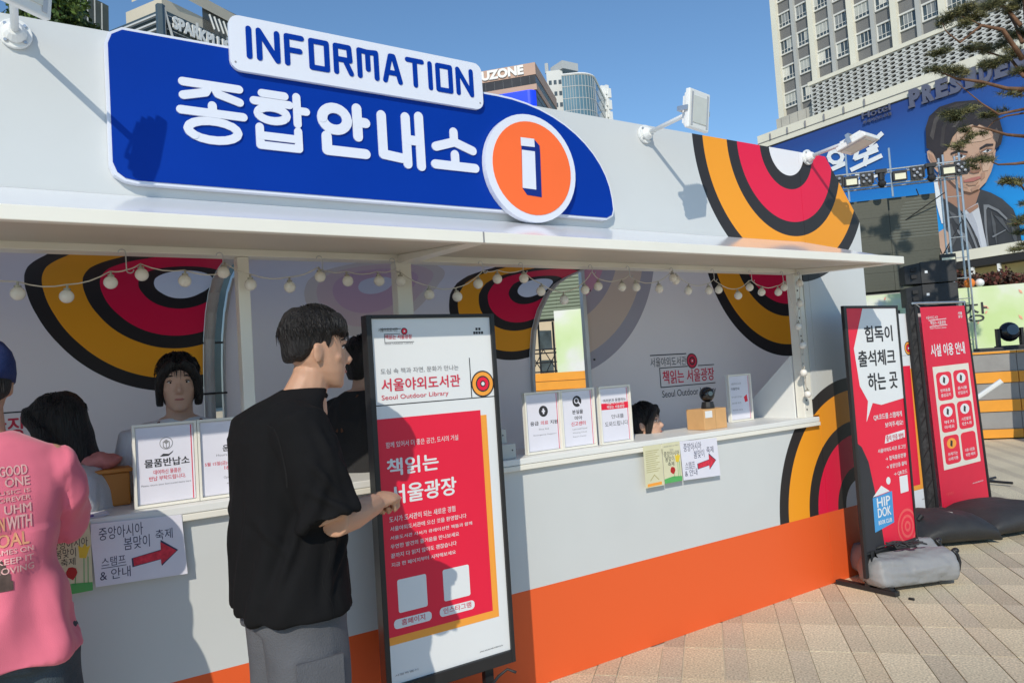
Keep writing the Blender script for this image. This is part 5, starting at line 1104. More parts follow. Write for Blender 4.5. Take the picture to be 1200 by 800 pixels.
o = MB().add([fp(60,.7+7.2*u,zt-1.9+1.35*v)+Vector((.35,-.6,0)) for u, v in vs], fs).build('lettering', M['white'], sp, fix=False); s2 = o.modifiers.new('depth','SOLIDIFY'); s2.thickness=.15
rb2 = thing('dark_roofed_building', 'dark curved roofed building behind the tree at the top left', 'building', tuple(atD(90,30,60)))
q0 = atD(58,-14,58); q1 = atD(128,26,60); 
vs = []
for k in range(9):
    f_ = k/8; p = q0.lerp(q1, f_); vs += [p+Vector((0,0,1.2*math.sin(math.pi*f_*.5))), p+Vector((0,3,-9))]
MB().add(vs, [(2*k,2*k+1,2*k+3,2*k+2) for k in range(8)]).build('roof', spg, rb2, fix=False)
for k in range(8): 
    f_ = k/8; p = q0.lerp(q1, f_)+Vector((0,0,1.2*math.sin(math.pi*f_*.5)-.1)); MB().tube([p+Vector((0,-.05,0)), p+Vector((0,2.9,-9))], .06, 4).build('roof_seam', gmull, rb2)
MB().box(q0.x-2,q1.x+2,q1.y+.1,q1.y+8,0,q1.z-4).build('wall', spg, rb2)

# ================================================================== TREES
def leafmesh(name, pts, size, mats, needle=False, seed=1, ns=6, spread=.5):
    rnd = random.Random(seed); vs = []; fs = []; mi = []
    for c, r in pts:
        cnt = max(30, int(ns*r*r*1000)); m_i = rnd.randrange(len(mats))
        for _ in range(cnt):
            d = Vector((rnd.gauss(0,1), rnd.gauss(0,1), rnd.gauss(0,1)*(.45 if needle else .8))).normalized()*r*(rnd.random()**.45)
            if needle: d.z *= .55
            p = Vector(c)+d; a = Vector((rnd.gauss(0,1),rnd.gauss(0,1),rnd.gauss(0,1)+.9 if needle else rnd.gauss(0,1))).normalized(); b_ = a.orthogonal().normalized()
            b_ = (b_*math.cos(rnd.random()*6.28)+a.cross(b_)*math.sin(rnd.random()*6.28)).normalized(); s = size*rnd.uniform(.6,1.3); o = len(vs)
            if needle:
                for q in range(3):
                    dd = (a+Vector((rnd.gauss(0,.5),rnd.gauss(0,.5),rnd.gauss(0,.5)))).normalized(); o = len(vs); sd = dd.orthogonal()*s*.045
                    vs += [p-sd, p+sd, p+dd*s]; fs.append((o,o+1,o+2)); mi.append((m_i+rnd.randrange(2))%len(mats))
            else:
                vs += [p-b_*s*.3, p+a*s*.5, p+b_*s*.3, p-a*s*.5]; fs.append((o,o+1,o+2,o+3)); mi.append((m_i+rnd.randrange(2))%len(mats))
    me = bpy.data.meshes.new(name); me.from_pydata(vs, [], fs)
    for m_ in mats: me.materials.append(m_)
    me.polygons.foreach_set('material_index', mi); return me
pg = [mat('pine_needle_olive',(.14,.135,.052),.6,.25,3), mat('pine_needle_green',(.075,.088,.038),.6,.25,3), mat('pine_needle_pale',(.22,.20,.085),.6,.25,3)]
bark = mat('pine_bark', (.16,.085,.05), .9, .35, 8, bump=.5, bscale=20)
pine = thing('pine_tree', 'pine tree reaching in from the right edge in front of the hotel', 'tree', tuple(Vector((atD(1210,400,13).x, atD(1210,400,13).y, 0))))
PD = 13.0
tp = [atD(x, y, PD) for x, y in ((1250,640),(1242,450),(1234,300),(1224,200),(1217,120),(1212,60),(1206,0),(1200,-50))]; tp[0].z = 0
MB().tube(tp, [.17,.16,.15,.13,.12,.10,.08,.05], 10).build('trunk', bark, pine, smooth=True)
br_ = MB(); crown = []
def branch(pts, r0, dd=0):
    n_ = len(pts); ps = [atD(x, y, PD+d_) for x, y, d_ in pts]
    MB().tube(ps, [r0*(1-.75*i/(n_-1)) for i in range(n_)], 6).build('branch', bark, pine, smooth=True); return ps
for pts, r0 in (([(1200,105,0),(1180,104,-.2),(1150,96,-.5),(1120,92,-.8),(1100,84,-1)],.035),([(1199,70,0),(1175,35,-.2),(1150,30,-.4),(1125,50,-.6),(1112,40,-.7)],.035),([(1200,128,0),(1170,134,-.3),(1150,121,-.5),(1120,96,-.5)],.022),
                ([(1202,160,0),(1180,158,-.3),(1160,152,-.5),(1140,148,-.7),(1122,168,-.8)],.026),([(1204,132,0),(1180,136,.2),(1165,142,.1),(1148,160,0)],.016),([(1206,190,0),(1190,192,-.2),(1170,193,-.3),(1162,190,-.4)],.026),([(1206,230,0),(1195,215,-.2),(1180,214,-.4)],.02),
                ([(1208,260,0),(1200,262,-.2),(1188,262,-.3)],.025),([(1196,30,0),(1180,10,.2),(1165,4,.2),(1150,8,.2)],.03),([(1198,50,0),(1190,30,.4),(1180,15,.6)],.03),([(1200,90,0),(1185,70,.5),(1160,62,.8),(1140,56,.8)],.026),([(1112,40,-.7),(1108,36,-.7),(1104,26,-.7)],.01),([(1150,30,-.4),(1135,22,-.5),(1122,18,-.5)],.012)): branch(pts, r0)
for x, y, s, d_ in ((1104,26,.16,-.7),(1118,18,.20,-.5),(1132,12,.22,-.4),(1145,22,.20,-.4),(1158,10,.24,-.2),(1172,4,.24,0),(1186,10,.22,.2),(1196,0,.25,.3),(1128,28,.14,-.6),(1100,62,.14,-.9),(1112,60,.14,-.8),(1094,80,.15,-1),(1106,84,.17,-.9),(1118,82,.16,-.8),(1130,88,.12,-.6),(1134,58,.15,.6),(1148,56,.17,.8),(1160,60,.16,.8),(1172,52,.16,.7),(1152,76,.14,.2),(1164,78,.15,.1),(1176,70,.16,.2),(1186,60,.16,.3),(1196,82,.16,.1),(1112,134,.13,-.8),(1122,132,.15,-.8),(1134,130,.14,-.7),(1122,140,.15,-.8),(1130,152,.12,-.7),(1160,134,.13,.1),(1170,132,.10,.1),(1120,172,.11,-.8),(1130,166,.10,-.7),(1140,160,.10,-.6),(1148,156,.08,-.5),(1140,191,.10,-.3),(1150,188,.12,-.3),(1158,186,.10,-.4),(1140,195,.07,-.3),(1176,213,.12,-.4),(1186,215,.12,-.3),(1198,212,.10,-.2),(1192,262,.12,-.2),(1200,254,.14,-.1),(1198,275,.15,0),(1205,240,.16,0),(1190,291,.10,0),(1203,288,.14,.1),(1180,108,.09,-.2),(1196,110,.12,0),(1150,100,.08,-.4),(1185,42,.16,.5),(1200,38,.2,.4)):
    for q in range(3): crown.append((atD(x+random.uniform(-6,6), y+random.uniform(-3,3), PD+d_+random.uniform(-.12,.12)), s*random.uniform(.5,.8)))
for pts, r0 in (([(1203,-20,0),(1235,-60,.3),(1270,-80,.5)],.04),([(1208,60,0),(1245,30,.3),(1290,10,.4)],.04),([(1212,110,0),(1250,95,.2),(1285,70,.3)],.03),([(1200,-60,0),(1180,-110,.2),(1150,-120,.3)],.04)):
    ps = branch(pts, r0)
    for p_ in ps[1:]:
        for q in range(7): crown.append((p_+Vector((random.uniform(-.5,.5),random.uniform(-.4,.4),random.uniform(-.15,.2))), random.uniform(.10,.18)))
me = leafmesh('crown', crown, .085, pg, True, 3, ns=7); link('crown', me, None, pine)
# tree top left
gl_ = [mat('leaf_bright',(.10,.16,.03),.55,.2,2), mat('leaf_dark',(.035,.07,.02),.6,.2,2), mat('leaf_mid',(.06,.11,.025),.6,.2,2)]
lt_ = thing('leafy_tree', 'green leafy tree behind the booth at the top left', 'tree', tuple(Vector((atD(70,400,24).x, atD(70,400,24).y, 0))))
tb = atD(72,400,24); tb.z = 0; tt = atD(70,20,24); MB().tube([tb, (tb+tt)/2, tt], [.28,.2,.1], 8).build('trunk', bark, lt_)
cr2 = []; rnd = random.Random(5)
for k in range(70): x, y = rnd.uniform(32,112), rnd.uniform(-45,40); 
for k in range(120):
    x, y = rnd.uniform(25,110), rnd.uniform(-60,45)
    if x > 80 and y < (x-80)*.9: continue
    cr2.append((atD(x,y,24+rnd.uniform(-1.2,1.2)), rnd.uniform(.25,.5)))
me = leafmesh('crown', cr2, .16, gl_, False, 8, ns=.9); link('crown', me, None, lt_)
lb = MB()
for k in range(14):
    c_ = cr2[k*5][0]; MB().tube([tt+Vector((0,0,-2+k*.1)), (tt+c_)/2+Vector((0,0,-.4)), c_], [.08,.05,.02], 5).build('limb', bark, lt_)
# red-brown shrubs
sb = [mat('shrub_red',(.12,.035,.025),.7,.3,2), mat('shrub_brown',(.09,.045,.025),.7,.3,2), mat('shrub_dark',(.045,.03,.02),.7,.3,2)]
for i, (x, y, r_, lb_) in enumerate(((1142,324,.9,'round red-brown shrub left behind the stage wall, beside the truss tower'),(1172,326,1.0,'middle red-brown shrub behind the stage wall'),(1198,328,.9,'right red-brown shrub behind the stage wall at the frame edge'))):
    c_ = atD(x,y,34); t_ = thing('shrub', lb_, 'shrub', (c_.x,c_.y,0), 0, 'red-brown shrubs')
    cl_ = [(c_+Vector((random.uniform(-r_,r_),random.uniform(-.5,.5),random.uniform(-.5,.12))), random.uniform(.2,.38)) for _ in range(16)]
    link('foliage', leafmesh('foliage', cl_, .16, sb, False, 20+i, ns=1.2), None, t_); MB().tube([Vector((c_.x,c_.y,0)), c_], [.15,.05], 6).build('stem', bark, t_)
bo = thing('orange_ball', 'orange and white lamp ball on top of the stage wall', 'ball', tuple(SP(-.95,5.05,2.74)))
MB().ball(SP(-1.02,5.05,2.84), .11, 14, 10).build('ball', mat('ball_orange',(.80,.22,.03),.5), bo, smooth=True); MB().ball(SP(-1.22,5.05,2.83), .09, 12, 8).build('ball', M['white'], bo, smooth=True)
# barrier hidden between booth and screen, cloudless sky far hills
# ================================================================== PEOPLE
def remesh(mb, voxel, smooth=4, name='body', disp=None):
    me = mb.mesh(name, fix=True); o = bpy.data.objects.new('tmp', me); COL.objects.link(o)
    rm = o.modifiers.new('r', 'REMESH'); rm.mode = 'VOXEL'; rm.voxel_size = voxel; rm.use_smooth_shade = True
    if smooth: s = o.modifiers.new('s', 'SMOOTH'); s.factor = .5; s.iterations = smooth
    bpy.context.view_layer.update()
    out = bpy.data.meshes.new_from_object(o.evaluated_get(bpy.context.evaluated_depsgraph_get())); bpy.data.objects.remove(o); out.name = name
    if disp:
        nn = [v.normal.copy() for v in out.vertices]
        for v, n_ in zip(out.vertices, nn): v.co += n_*disp(v.co, n_)
    for p in out.polygons: p.use_smooth = True
    return out
skin = bpy.data.materials.new('skin'); skin.use_nodes = True
def skinmat(name, col):
    m = mat(name, col, .5, .05, 9, bump=.05, bscale=160, spec=.35); b = m.node_tree.nodes['Principled BSDF']
    b.inputs['Subsurface Weight'].default_value = .12; b.inputs['Subsurface Radius'].default_value = (.012,.004,.002); return m
SK1 = skinmat('skin_tan', (.50,.285,.19)); SK2 = skinmat('skin_light', (.55,.34,.25))
hairm = mat('black_hair', (.013,.011,.011), .5, .6, 60, bump=.8, bscale=160, spec=.35, stretch=(1,1,.10))
def head_parts(mb, c, yaw=0, pitch=0, s=1.0, roll=0):
    """c: chin-level centre of the head; faces +Y before turning"""
    mx = Matrix.Translation(c) @ Matrix.Rotation(yaw,4,'Z') @ Matrix.Rotation(pitch,4,'X') @ Matrix.Rotation(roll,4,'Y') @ Matrix.Scale(s,4)
    secs = [(-.004,.018,.018,0,.066),(.004,.030,.030,0,.058),(.02,.043,.046,0,.043),(.045,.056,.066,0,.027),(.075,.064,.080,0,.014),(.105,.069,.087,0,.006),(.13,.072,.091,0,.0),(.155,.073,.093,0,-.003),(.18,.070,.090,0,-.005),(.203,.060,.078,0,-.006),(.220,.042,.055,0,-.006),(.230,.018,.022,0,-.006)]
    mb.sections(secs, 22, 2.15, mx)
    q = lambda *p: mx @ Vector(p)
    mb.tube([q(0,.082,.128),q(0,.094,.105),q(0,.108,.083),q(0,.100,.072)], [.008*s,.010*s,.013*s,.010*s], 8)       # nose
    mb.ball(q(.012,.092,.077), .009*s, 8, 6); mb.ball(q(-.012,.092,.077), .009*s, 8, 6)
    mb.tube([q(-.040,.074,.138),q(-.018,.089,.139),q(0,.089,.137),q(.018,.089,.139),q(.040,.074,.138)], .0085*s, 7)   # brow
    mb.tube([q(-.022,.080,.050),q(-.008,.090,.0515),q(.008,.090,.0515),q(.022,.080,.050)], [.005*s,.0075*s,.0075*s,.005*s], 7)
    mb.tube([q(-.019,.079,.041),q(0,.088,.0395),q(.019,.079,.041)], [.005*s,.0078*s,.005*s], 7)
    mb.ball(q(0,.078,.012), (.019*s,.014*s,.013*s), 10, 7)                                                     # chin
    for e in (-1,1):
        mb.ball(q(.041*e,.058,.088), (.020*s,.020*s,.017*s), 10, 7)                                             # cheek
        em = mx.to_3x3().to_4x4() @ Matrix.Rotation(R(18*e),4,'Z')
        mb.ball(q(.074*e,-.004,.100), (.007,.017,.031), 10, 8, em); mb.ball(q(.078*e,-.010,.112), (.007,.011,.016), 8, 6, em)
    mb.tube([q(0,-.020,-.085),q(0,-.018,-.03),q(0,-.008,.05)], [.060*s,.054*s,.055*s], 14)
    return mx
def eyes(mx, parent, tone=(.25,.13,.10)):
    q = lambda *p: mx @ Vector(p)
    for e in (-1,1):
        local('eye', MB().ball(q(.031*e,.0735,.119), (.0125,.0120,.0062), 12, 8, mx.to_3x3().to_4x4()).mesh('eye', True), mat('eye_white',(.60,.56,.54),.3), parent)
        local('iris', MB().ball(q(.031*e,  .0828,.119), .0048, 10, 8).mesh('iris', True), mat('iris_dark',(.02,.012,.01),.2), parent)
        local('eyebrow', MB().tube([q(.048*e,.073,.141),q(.032*e,.086,.146),q(.014*e,.091,.143)], [.002,.0035,.0028], 6).mesh('eyebrow', True), hairm, parent)
        local('eyelash', MB().tube([q(.045*e,.076,.122),q(.032*e,.0868,.1285),q(.018*e,.084,.121)], .0018, 5).mesh('eyelash', True), hairm, parent)
    local('lips', MB().tube([q(-.024,.0815,.0455),q(-.010,.0945,.0470),q(0,.0958,.0458),q(.010,.0945,.0470),q(.024,.0815,.0455)], [.0015,.0042,.0045,.0042,.0015], 7).mesh('lips', True), mat('lip',(.40,.15,.13),.45), parent)
def hand(mb, wrist, direction, up, curl, s=1.0, thumb_side=1, point=0):
    """five fingers on a palm; direction = along the forearm, up = back of the hand"""
    d = Vector(direction).normalized(); u = Vector(up); u = (u-u.dot(d)*d).normalized(); r = d.cross(u)*thumb_side
    P = lambda a, b, c: Vector(wrist)+d*a*s+r*b*s+u*c*s
    mb.tube([P(-.01,0,0),P(.02,0,0),P(.05,0,.002),P(.085,0,.0)], [(.024*s,.019*s),(.030*s,.018*s),(.040*s,.016*s),(.038*s,.013*s)], 12, ref=r)
    for i, (b, L) in enumerate(((.030,.072),(.010,.080),(-.010,.074),(-.029,.058))):
        cu = curl[i]; a = 0; p = P(.083-.004*abs(i-1), b, .001); pts = [p-d*.02*s, p]; rr = [.0085*s,.0088*s]
        for j, f_ in enumerate((.45,.32,.23)):
            a += cu*(1.0 if j else .9); dd = d*math.cos(a)-u*math.sin(a); p = p+dd*L*f_*s; pts.append(p); rr.append((.0082-.0010*j)*s)
        mb.tube(pts, rr, 8); mb.ball(pts[-1], .0072*s, 8, 6)
    t0 = P(.022,.026,-.004); t1 = P(.048,.046,-.014); t2 = P(.076,.044,-.030); t3 = P(.094,.030,-.040) if curl[4] > .5 else P(.100,.050,-.030)
    mb.tube([t0,t1,t2,t3], [.015*s,.012*s,.0098*s,.0085*s], 9); mb.ball(t3, .0085*s, 8, 6)
def limb(mb, pts, rr, n=14): mb.tube(pts, rr, n); [mb.ball(p, (r if not isinstance(r, tuple) else r[0])*.98, 12, 8) for p, r in zip(pts[1:-1], rr[1:-1])]
def torso(mb, zs, p=2.3): mb.sections(zs, 26, p)
def legs(mb, z_hip, spread=.095, r=(.085,.065,.045), back=0, stance=0):
    for e in (-1,1): limb(mb, [Vector((spread*e,0,z_hip)), Vector((spread*e*1.05,.02+stance*e*.4,z_hip*.54)), Vector((spread*e*1.1,-.01+stance*e,.09))], r)
def folds(amp, fx=9, seed=0, drop=.35):
    def f(co, n_):
        q = Vector((co.x*fx, co.y*fx, co.z*fx*drop)); a = noise.noise(q+Vector((seed,0,0))); b = noise.noise(q*2.3+Vector((0,seed,0)))
        c = noise.noise(Vector((co.x*fx*.6+co.z*fx*.9, co.y*fx, co.z*fx*.35-co.x*fx))*.9)
        return amp*(1-2*abs(a))*.6+amp*.35*b+amp*.6*c
    return f
def shoes(parent, spread, m, stance=0, tilt=0):
    for e in (-1,1):
        mb = MB(); y0 = -.01+stance*e; x0 = spread*e*1.1
        mb.sections([(0.0,.046,.135,x0,y0+.06),(.022,.049,.138,x0,y0+.06),(.05,.046,.12,x0,y0+.05),(.075,.040,.07,x0,y0+.01),(.10,.042,.055,x0,y0)], 18, 2.4)
        o = local('shoe', mb.mesh('shoe', True), m, parent)
def person(label, loc, az, group=None):
    t = thing('person', label, 'person', loc, -R(az), group); return t
def strands(mb_pts, base_mx, n, col, parent, seed=1): pass
tee_b = mat('tee_black', (.0085,.0085,.0095), .92, .15, 6, bump=.14, bscale=420, spec=.12)
tr_grey = mat('trousers_charcoal', (.095,.098,.112), .9, .15, 9, bump=.3, bscale=200)
# ---------- man in black tee
mn = person('man in a loose black t-shirt and grey trousers reaching toward the tall red poster', (.655,2.33,0), 90)
mb = MB(); torso(mb, [(.86,.15,.10,0,0),(1.0,.14,.095,0,0),(1.2,.16,.11,0,0),(1.33,.165,.10,0,-.01),(1.41,.12,.07,0,-.006),(1.455,.065,.055,0,.0)])
HX_ = Vector((.01,.098,1.500)); mxh = head_parts(mb, HX_, R(-6), R(-3), 1.04)
mb.tube([Vector((0,0,1.40)), Vector((.005,.045,1.46)), HX_+Vector((0,-.015,.03))], [.065,.055,.052], 14)
def toL(px, py, X_=None, Y_=None, root=mn):
    p = atX(px,py,X_) if X_ is not None else atY(px,py,Y_); return WM(root).inverted() @ p
sh = Vector((.195,-.015,1.405)); el = Vector((.25,.055,1.115)); wr = WM(mn).inverted() @ Vector((.900,2.235,1.118))
limb(mb, [Vector((.10,-.015,1.375)), sh+Vector((-.01,0,-.03)), el], [.05,.050,.046]); limb(mb, [el, (el*.55+wr*.45)+Vector((0,0,-.004)), wr], [.048,.046,.034])
d_ = (wr-el).normalized(); hand(mb, wr+d_*.0, (d_*.9+Vector((-.25,.3,.10))).normalized(), Vector((.35,-.15,1)), [.75,1.35,1.45,1.5,1], 1.2, -1)
shl = Vector((-.195,-.015,1.405)); ell_ = Vector((-.27,-.02,1.10)); wl = Vector((-.24,.14,.90)); limb(mb, [Vector((-.10,-.015,1.375)), shl+Vector((.01,0,-.03)), ell_, wl], [.06,.056,.042,.027]); hand(mb, wl, (wl-ell_).normalized(), Vector((-1,0,.2)), [.4,.5,.5,.6,.3], .98, 1)
legs(mb, .88); 
for e in (-1,1): mb.ball(Vector((.105*e,.06,.045)), (.035,.10,.035), 10, 6)
local('body', remesh(mb, .0052, 2, 'body'), SK1, mn); eyes(mxh, mn)
# loose tee
def tee(mb, hem, dz=0, w_=1.0, b_=1.0, lean=0):
    torso(mb, [(hem,.262*w_,.190*b_,0,-.005+lean*0),(hem+.05,.260*w_,.188*b_,0,-.006),(1.00,.248*w_,.180*b_,0,-.008),(1.15,.240*w_,.172*b_,0,-.010),(1.28,.240*w_,.168*b_,0,-.014),(1.36,.238*w_,.160*b_,0,-.018),(1.415,.222*w_,.145*b_,0,-.018),(1.448,.172*w_,.112*b_,0,.012),(1.474,.122*w_,.096*b_,0,.046),(1.496,.072,.068,0,.070)], 2.35)
mb = MB(); tee(mb, .835, w_=.90, b_=.86)
def sleeve(mb, s_, e_, r0, r1): mb.tube([s_+Vector((-.07 if s_.x>0 else .07,0,.0)), s_, s_.lerp(e_,.5), e_], [r0*.95,r0,(r0+r1)/2,r1], 18)
e_end = el+(wr-el).normalized()*.035
sleeve(mb, Vector((.185,-.012,1.385)), sh.lerp(el,.94)+Vector((.0,.0,-.012)), .088, .092); sleeve(mb, Vector((-.185,-.012,1.385)), shl.lerp(ell_,.90), .084, .09)
FOLDS = [(.03,1.27,-.09,.98,.011,.014),(.07,1.12,.03,.86,.012,.015),(-.10,1.36,-.13,1.08,.008,.016),(-.03,1.10,-.12,.90,.010,.013),(.10,1.22,.13,1.0,.010,.013),(.01,1.40,.06,1.24,.009,.012),(.05,1.33,.11,1.18,.009,.012),(-.03,1.22,.10,1.13,.010,.011),(-.02,1.30,.05,1.20,.008,.010),(.12,1.05,.05,.92,.009,.012),(-.14,1.15,-.06,1.02,.008,.012)]
def fman(co, n_):
    base = folds(.021, 6, 3)(co, n_); arm = .5 if co.z > 1.36 else 1
    dr = .010*math.sin((co.y*1.2+co.x*2.2-co.z*.9)*24+2*noise.noise(co*4))*max(0,min(1,(1.32-co.z)*4))
    cr_ = 0
    for (y0,z0,y1,z1,A,w0) in FOLDS:
        dy, dz = y1-y0, z1-z0; L2 = dy*dy+dz*dz; t = max(0,min(1,((co.y-y0)*dy+(co.z-z0)*dz)/L2)); d = math.hypot(co.y-y0-t*dy, co.z-z0-t*dz)
        cr_ += A*math.sin(math.pi*min(1,max(0,t*.9+.05)))*(math.exp(-(d/w0)**2)-.6*math.exp(-((d-w0*1.6)/w0)**2))
    return base*arm*.55+dr*.7+cr_
local('shirt', remesh(mb, .0085, 5, 'shirt', fman), tee_b, mn)
shirt_m = [c for c in mn.children if c.name.startswith('shirt')][0]
def ribbon(pts, wd, axis, name='seam'):
    vs = []
    for y, z in pts: vs += [(.45, y-wd, z), (.45, y+wd, z)]
    o = local(name, MB().add(vs, [(2*i,2*i+1,2*i+3,2*i+2) for i in range(len(pts)-1)]).mesh(name, False, False), mat('seam_black', (.004,.004,.005), .95), mn)
    sw = o.modifiers.new('w','SHRINKWRAP'); sw.target = shirt_m; sw.wrap_method = 'PROJECT'; sw.use_project_x = True; sw.use_positive_direction = False; sw.use_negative_direction = True; sw.offset = .0012; sw.wrap_mode = 'ABOVE_SURFACE'
ribbon([(.035+.012*math.sin(k*.5), 1.06-.0125*k) for k in range(18)], .0013, 'x')
ribbon([(-.095+.003*k, 1.40-.004*k-.0011*k*k) for k in range(12)], .0013, 'x')
cm = MB(); cpts = []
for k in range(25): a = 2*math.pi*k/24; cpts.append(Vector((.064*math.cos(a), .070+.061*math.sin(a), 1.478-.008*math.sin(a))))
cm.tube(cpts, .0105, 8, cap=False); local('collar', cm.mesh('collar', True), tee_b, mn)
mb = MB(); torso(mb, [(.80,.185,.150,0,0),(.86,.178,.142,0,0),(.95,.165,.125,0,0)]); 
for e in (-1,1): mb.tube([Vector((.085*e,0,.86)),Vector((.10*e,.01,.62)),Vector((.108*e,.0,.35)),Vector((.112*e,-.01,.06))], [(.118,.125),(.112,.118),(.10,.105),(.092,.10)], 18, ref=(1,0,0))
local('trousers', remesh(mb, .011, 4, 'trousers', folds(.012, 6, 8, .5)), tr_grey, mn)
pk_ = MB(); pk_.box(.205,.217,-.06,.075,.50,.73); o = local('pocket_flap', pk_.mesh('pocket_flap'), tr_grey, mn)
shoes(mn, .10, M['black'])
# hair
def haircap(mx, parent, mode='short', seed=2, name='hair', drop=0.0):
    mb = MB(); q = lambda *p: mx @ Vector(p); s3 = mx.to_3x3().to_4x4()
    if mode == 'short':
        mb.sections([(.075,.045,.030,0,-.058),(.095,.070,.050,0,-.046),(.12,.079,.070,0,-.030),(.145,.083,.085,0,-.020),(.165,.086,.094,0,-.010),(.185,.084,.100,0,-.002),(.205,.079,.098,0,.0),(.225,.066,.083,0,-.004),(.240,.045,.058,0,-.010),(.248,.020,.025,0,-.012)], 26, 2.2, mx)
        mb.sections([(.150,.050,.018,0,.074),(.165,.062,.030,0,.070),(.185,.068,.040,0,.062),(.21,.06,.045,0,.048)], 20, 2.2, mx)
        for e in (-1,1): mb.tube([q(.070*e,.028,.165),q(.072*e,.030,.135),q(.071*e,.026,.110)], [.014,.010,.004], 8)
    elif mode == 'bob':
        mb.sections([(.02,.055,.040,0,-.050),(.05,.068,.052,0,-.045),(.09,.079,.066,0,-.033),(.13,.086,.082,0,-.020),(.165,.086,.093,0,-.008),(.195,.080,.095,0,-.003),(.22,.064,.078,0,-.006),(.24,.040,.045,0,-.008)], 26, 2.2, mx)
        for e in (-1,1): mb.tube([q(.012*e,.086,.205),q(.05*e,.080,.175),q(.072*e,.050,.13),q(.077*e,.030,.07),q(.076*e,.015,.02)], [.020,.022,.022,.02,.014], 10)
    elif mode == 'long':
        mb.sections([(-.16,.075,.040,0,-.050),(-.10,.090,.055,0,-.045),(-.02,.094,.066,0,-.035),(.05,.092,.075,0,-.028),(.10,.092,.085,0,-.018),(.15,.094,.100,0,-.006),(.19,.088,.102,0,-.0),(.22,.070,.086,0,-.003),(.245,.042,.05,0,-.006)], 26, 2.2, mx)
        for e in (-1,1): mb.tube([q(.015*e,.088,.21),q(.055*e,.085,.17),q(.080*e,.060,.12),q(.085*e,.045,.04),q(.082*e,.03,-.06),q(.07*e,.01,-.16)], [.02,.027,.03,.032,.03,.012], 10)
    f_ = lambda co, n_: .003*noise.noise(Vector((co.x*55, co.y*55, co.z*9+seed)))+.006*noise.noise(Vector((co.x*16, co.y*16, co.z*9+seed)))
    return local(name, remesh(mb, .0052, 3, name, f_), hairm, parent)
def tufts(mx, parent, n, seed, zmin=.13, front=False):
    rnd = random.Random(seed); mb = MB()
    for _ in range(n):
        th = rnd.uniform(0, 6.28); ph = rnd.uniform(.05, 1.25); d = Vector((math.sin(ph)*math.cos(th), math.sin(ph)*math.sin(th), math.cos(ph)))
        p = Vector((d.x*.082, d.y*.098-.004, .148+d.z*.098)); 
        if p.z < zmin: continue
        t_ = Vector((d.x*.9, d.y*.9+.35, -.25)); t_ = (t_-t_.dot(d)*d).normalized(); L = rnd.uniform(.03,.06)
        pts = [mx@(p-d*.004), mx@(p+t_*L*.5+d*.007), mx@(p+t_*L-d*.006)]; mb.tube(pts, [.0022,.0018,.0005], 3)
    local('hair_strands', mb.mesh('hair_strands', True), hairm, parent)
haircap(mxh, mn, 'short')
tufts(mxh, mn, 900, 4)

# ---------- person in pink at the left
pk1 = person('person in a pink shirt and blue cap at the counter, seen from behind', (-.122,2.66,0), -4)
mb = MB(); torso(mb, [(.82,.15,.10,0,0),(1.0,.14,.10,0,0),(1.18,.16,.11,0,0),(1.30,.18,.11,0,.01),(1.37,.14,.08,0,.015),(1.42,.07,.06,0,.02)])
mxp = head_parts(mb, Vector((0,.07,1.46)), 0, R(-10), 1.0)
mb.tube([Vector((0,.0,1.36)),Vector((0,.03,1.42)),Vector((0,.055,1.48))],[.07,.058,.055],14)
for e in (-1,1):
    s_ = Vector((.165*e,0,1.33)); l_ = Vector((.205*e,.08,1.13)); w2 = Vector((.13*e,.30,1.125)); limb(mb, [Vector((.1*e,0,1.34)),s_,l_,w2],[.058,.052,.042,.028]); hand(mb, w2, (w2-l_), Vector((0,0,1)), [.35,.35,.4,.45,.3], .92, e)
legs(mb, .84, .085)
for e in (-1,1): mb.ball(Vector((.095*e,.06,.045)), (.035,.10,.035), 10, 6)
local('body', remesh(mb, .0065, 2), SK1, pk1); eyes(mxp, pk1); haircap(mxp @ Matrix.Translation((0,-.004,-.022)) @ Matrix.Diagonal((.96,.96,.98,1)), pk1, 'short', 5)
pinkm = mat('pink_cotton', (.78,.17,.25), .9, .05, 7, bump=.10, bscale=420, sheen=.2)
mb = MB(); torso(mb, [(.775,.218,.165,.02,-.03),(.82,.216,.165,.02,-.03),(.88,.195,.160,.01,-.025),(.97,.175,.155,.01,-.02),(1.07,.165,.150,.0,-.015),(1.16,.172,.146,.0,-.01),(1.25,.195,.138,0,0),(1.32,.195,.122,0,.003),(1.37,.165,.10,0,.008),(1.40,.12,.082,0,.015),(1.425,.072,.066,0,.022)])
for e in (-1,1): mb.tube([Vector((.10*e,0,1.31)),Vector((.16*e,.0,1.30)),Vector((.188*e,.04,1.22)),Vector((.190*e,.08,1.15)),Vector((.16*e,.19,1.14)),Vector((.13*e,.27,1.135))],[.078,.082,.082,.080,.064,.050],18)
fp_ = lambda co, n_: folds(.020, 5.5, 12, .6)(co, n_)*(1.3 if abs(co.x) > .2 else .75) + (.008*math.sin((co.x*1.1-co.z*.7)*26+3*noise.noise(co*5)) if co.z < 1.15 else 0)
local('shirt', remesh(mb, .009, 4, 'shirt', fp_), pinkm, pk1)
jm = mat('jeans_dark', (.055,.075,.095), .9, .3, 14, bump=.3, bscale=220)
mb = MB(); torso(mb, [(.76,.205,.145,0,-.01),(.85,.19,.14,0,-.01),(.93,.16,.12,0,0)])
for e in (-1,1): mb.tube([Vector((.09*e,0,.84)),Vector((.11*e,.01,.6)),Vector((.115*e,0,.35)),Vector((.115*e,-.01,.05))],[(.125,.12),(.125,.12),(.115,.11),(.105,.105)],18,ref=(1,0,0))
local('jeans', remesh(mb, .012, 3, 'jeans', folds(.012,7,2,.6)), jm, pk1); shoes(pk1, .095, M['white'])
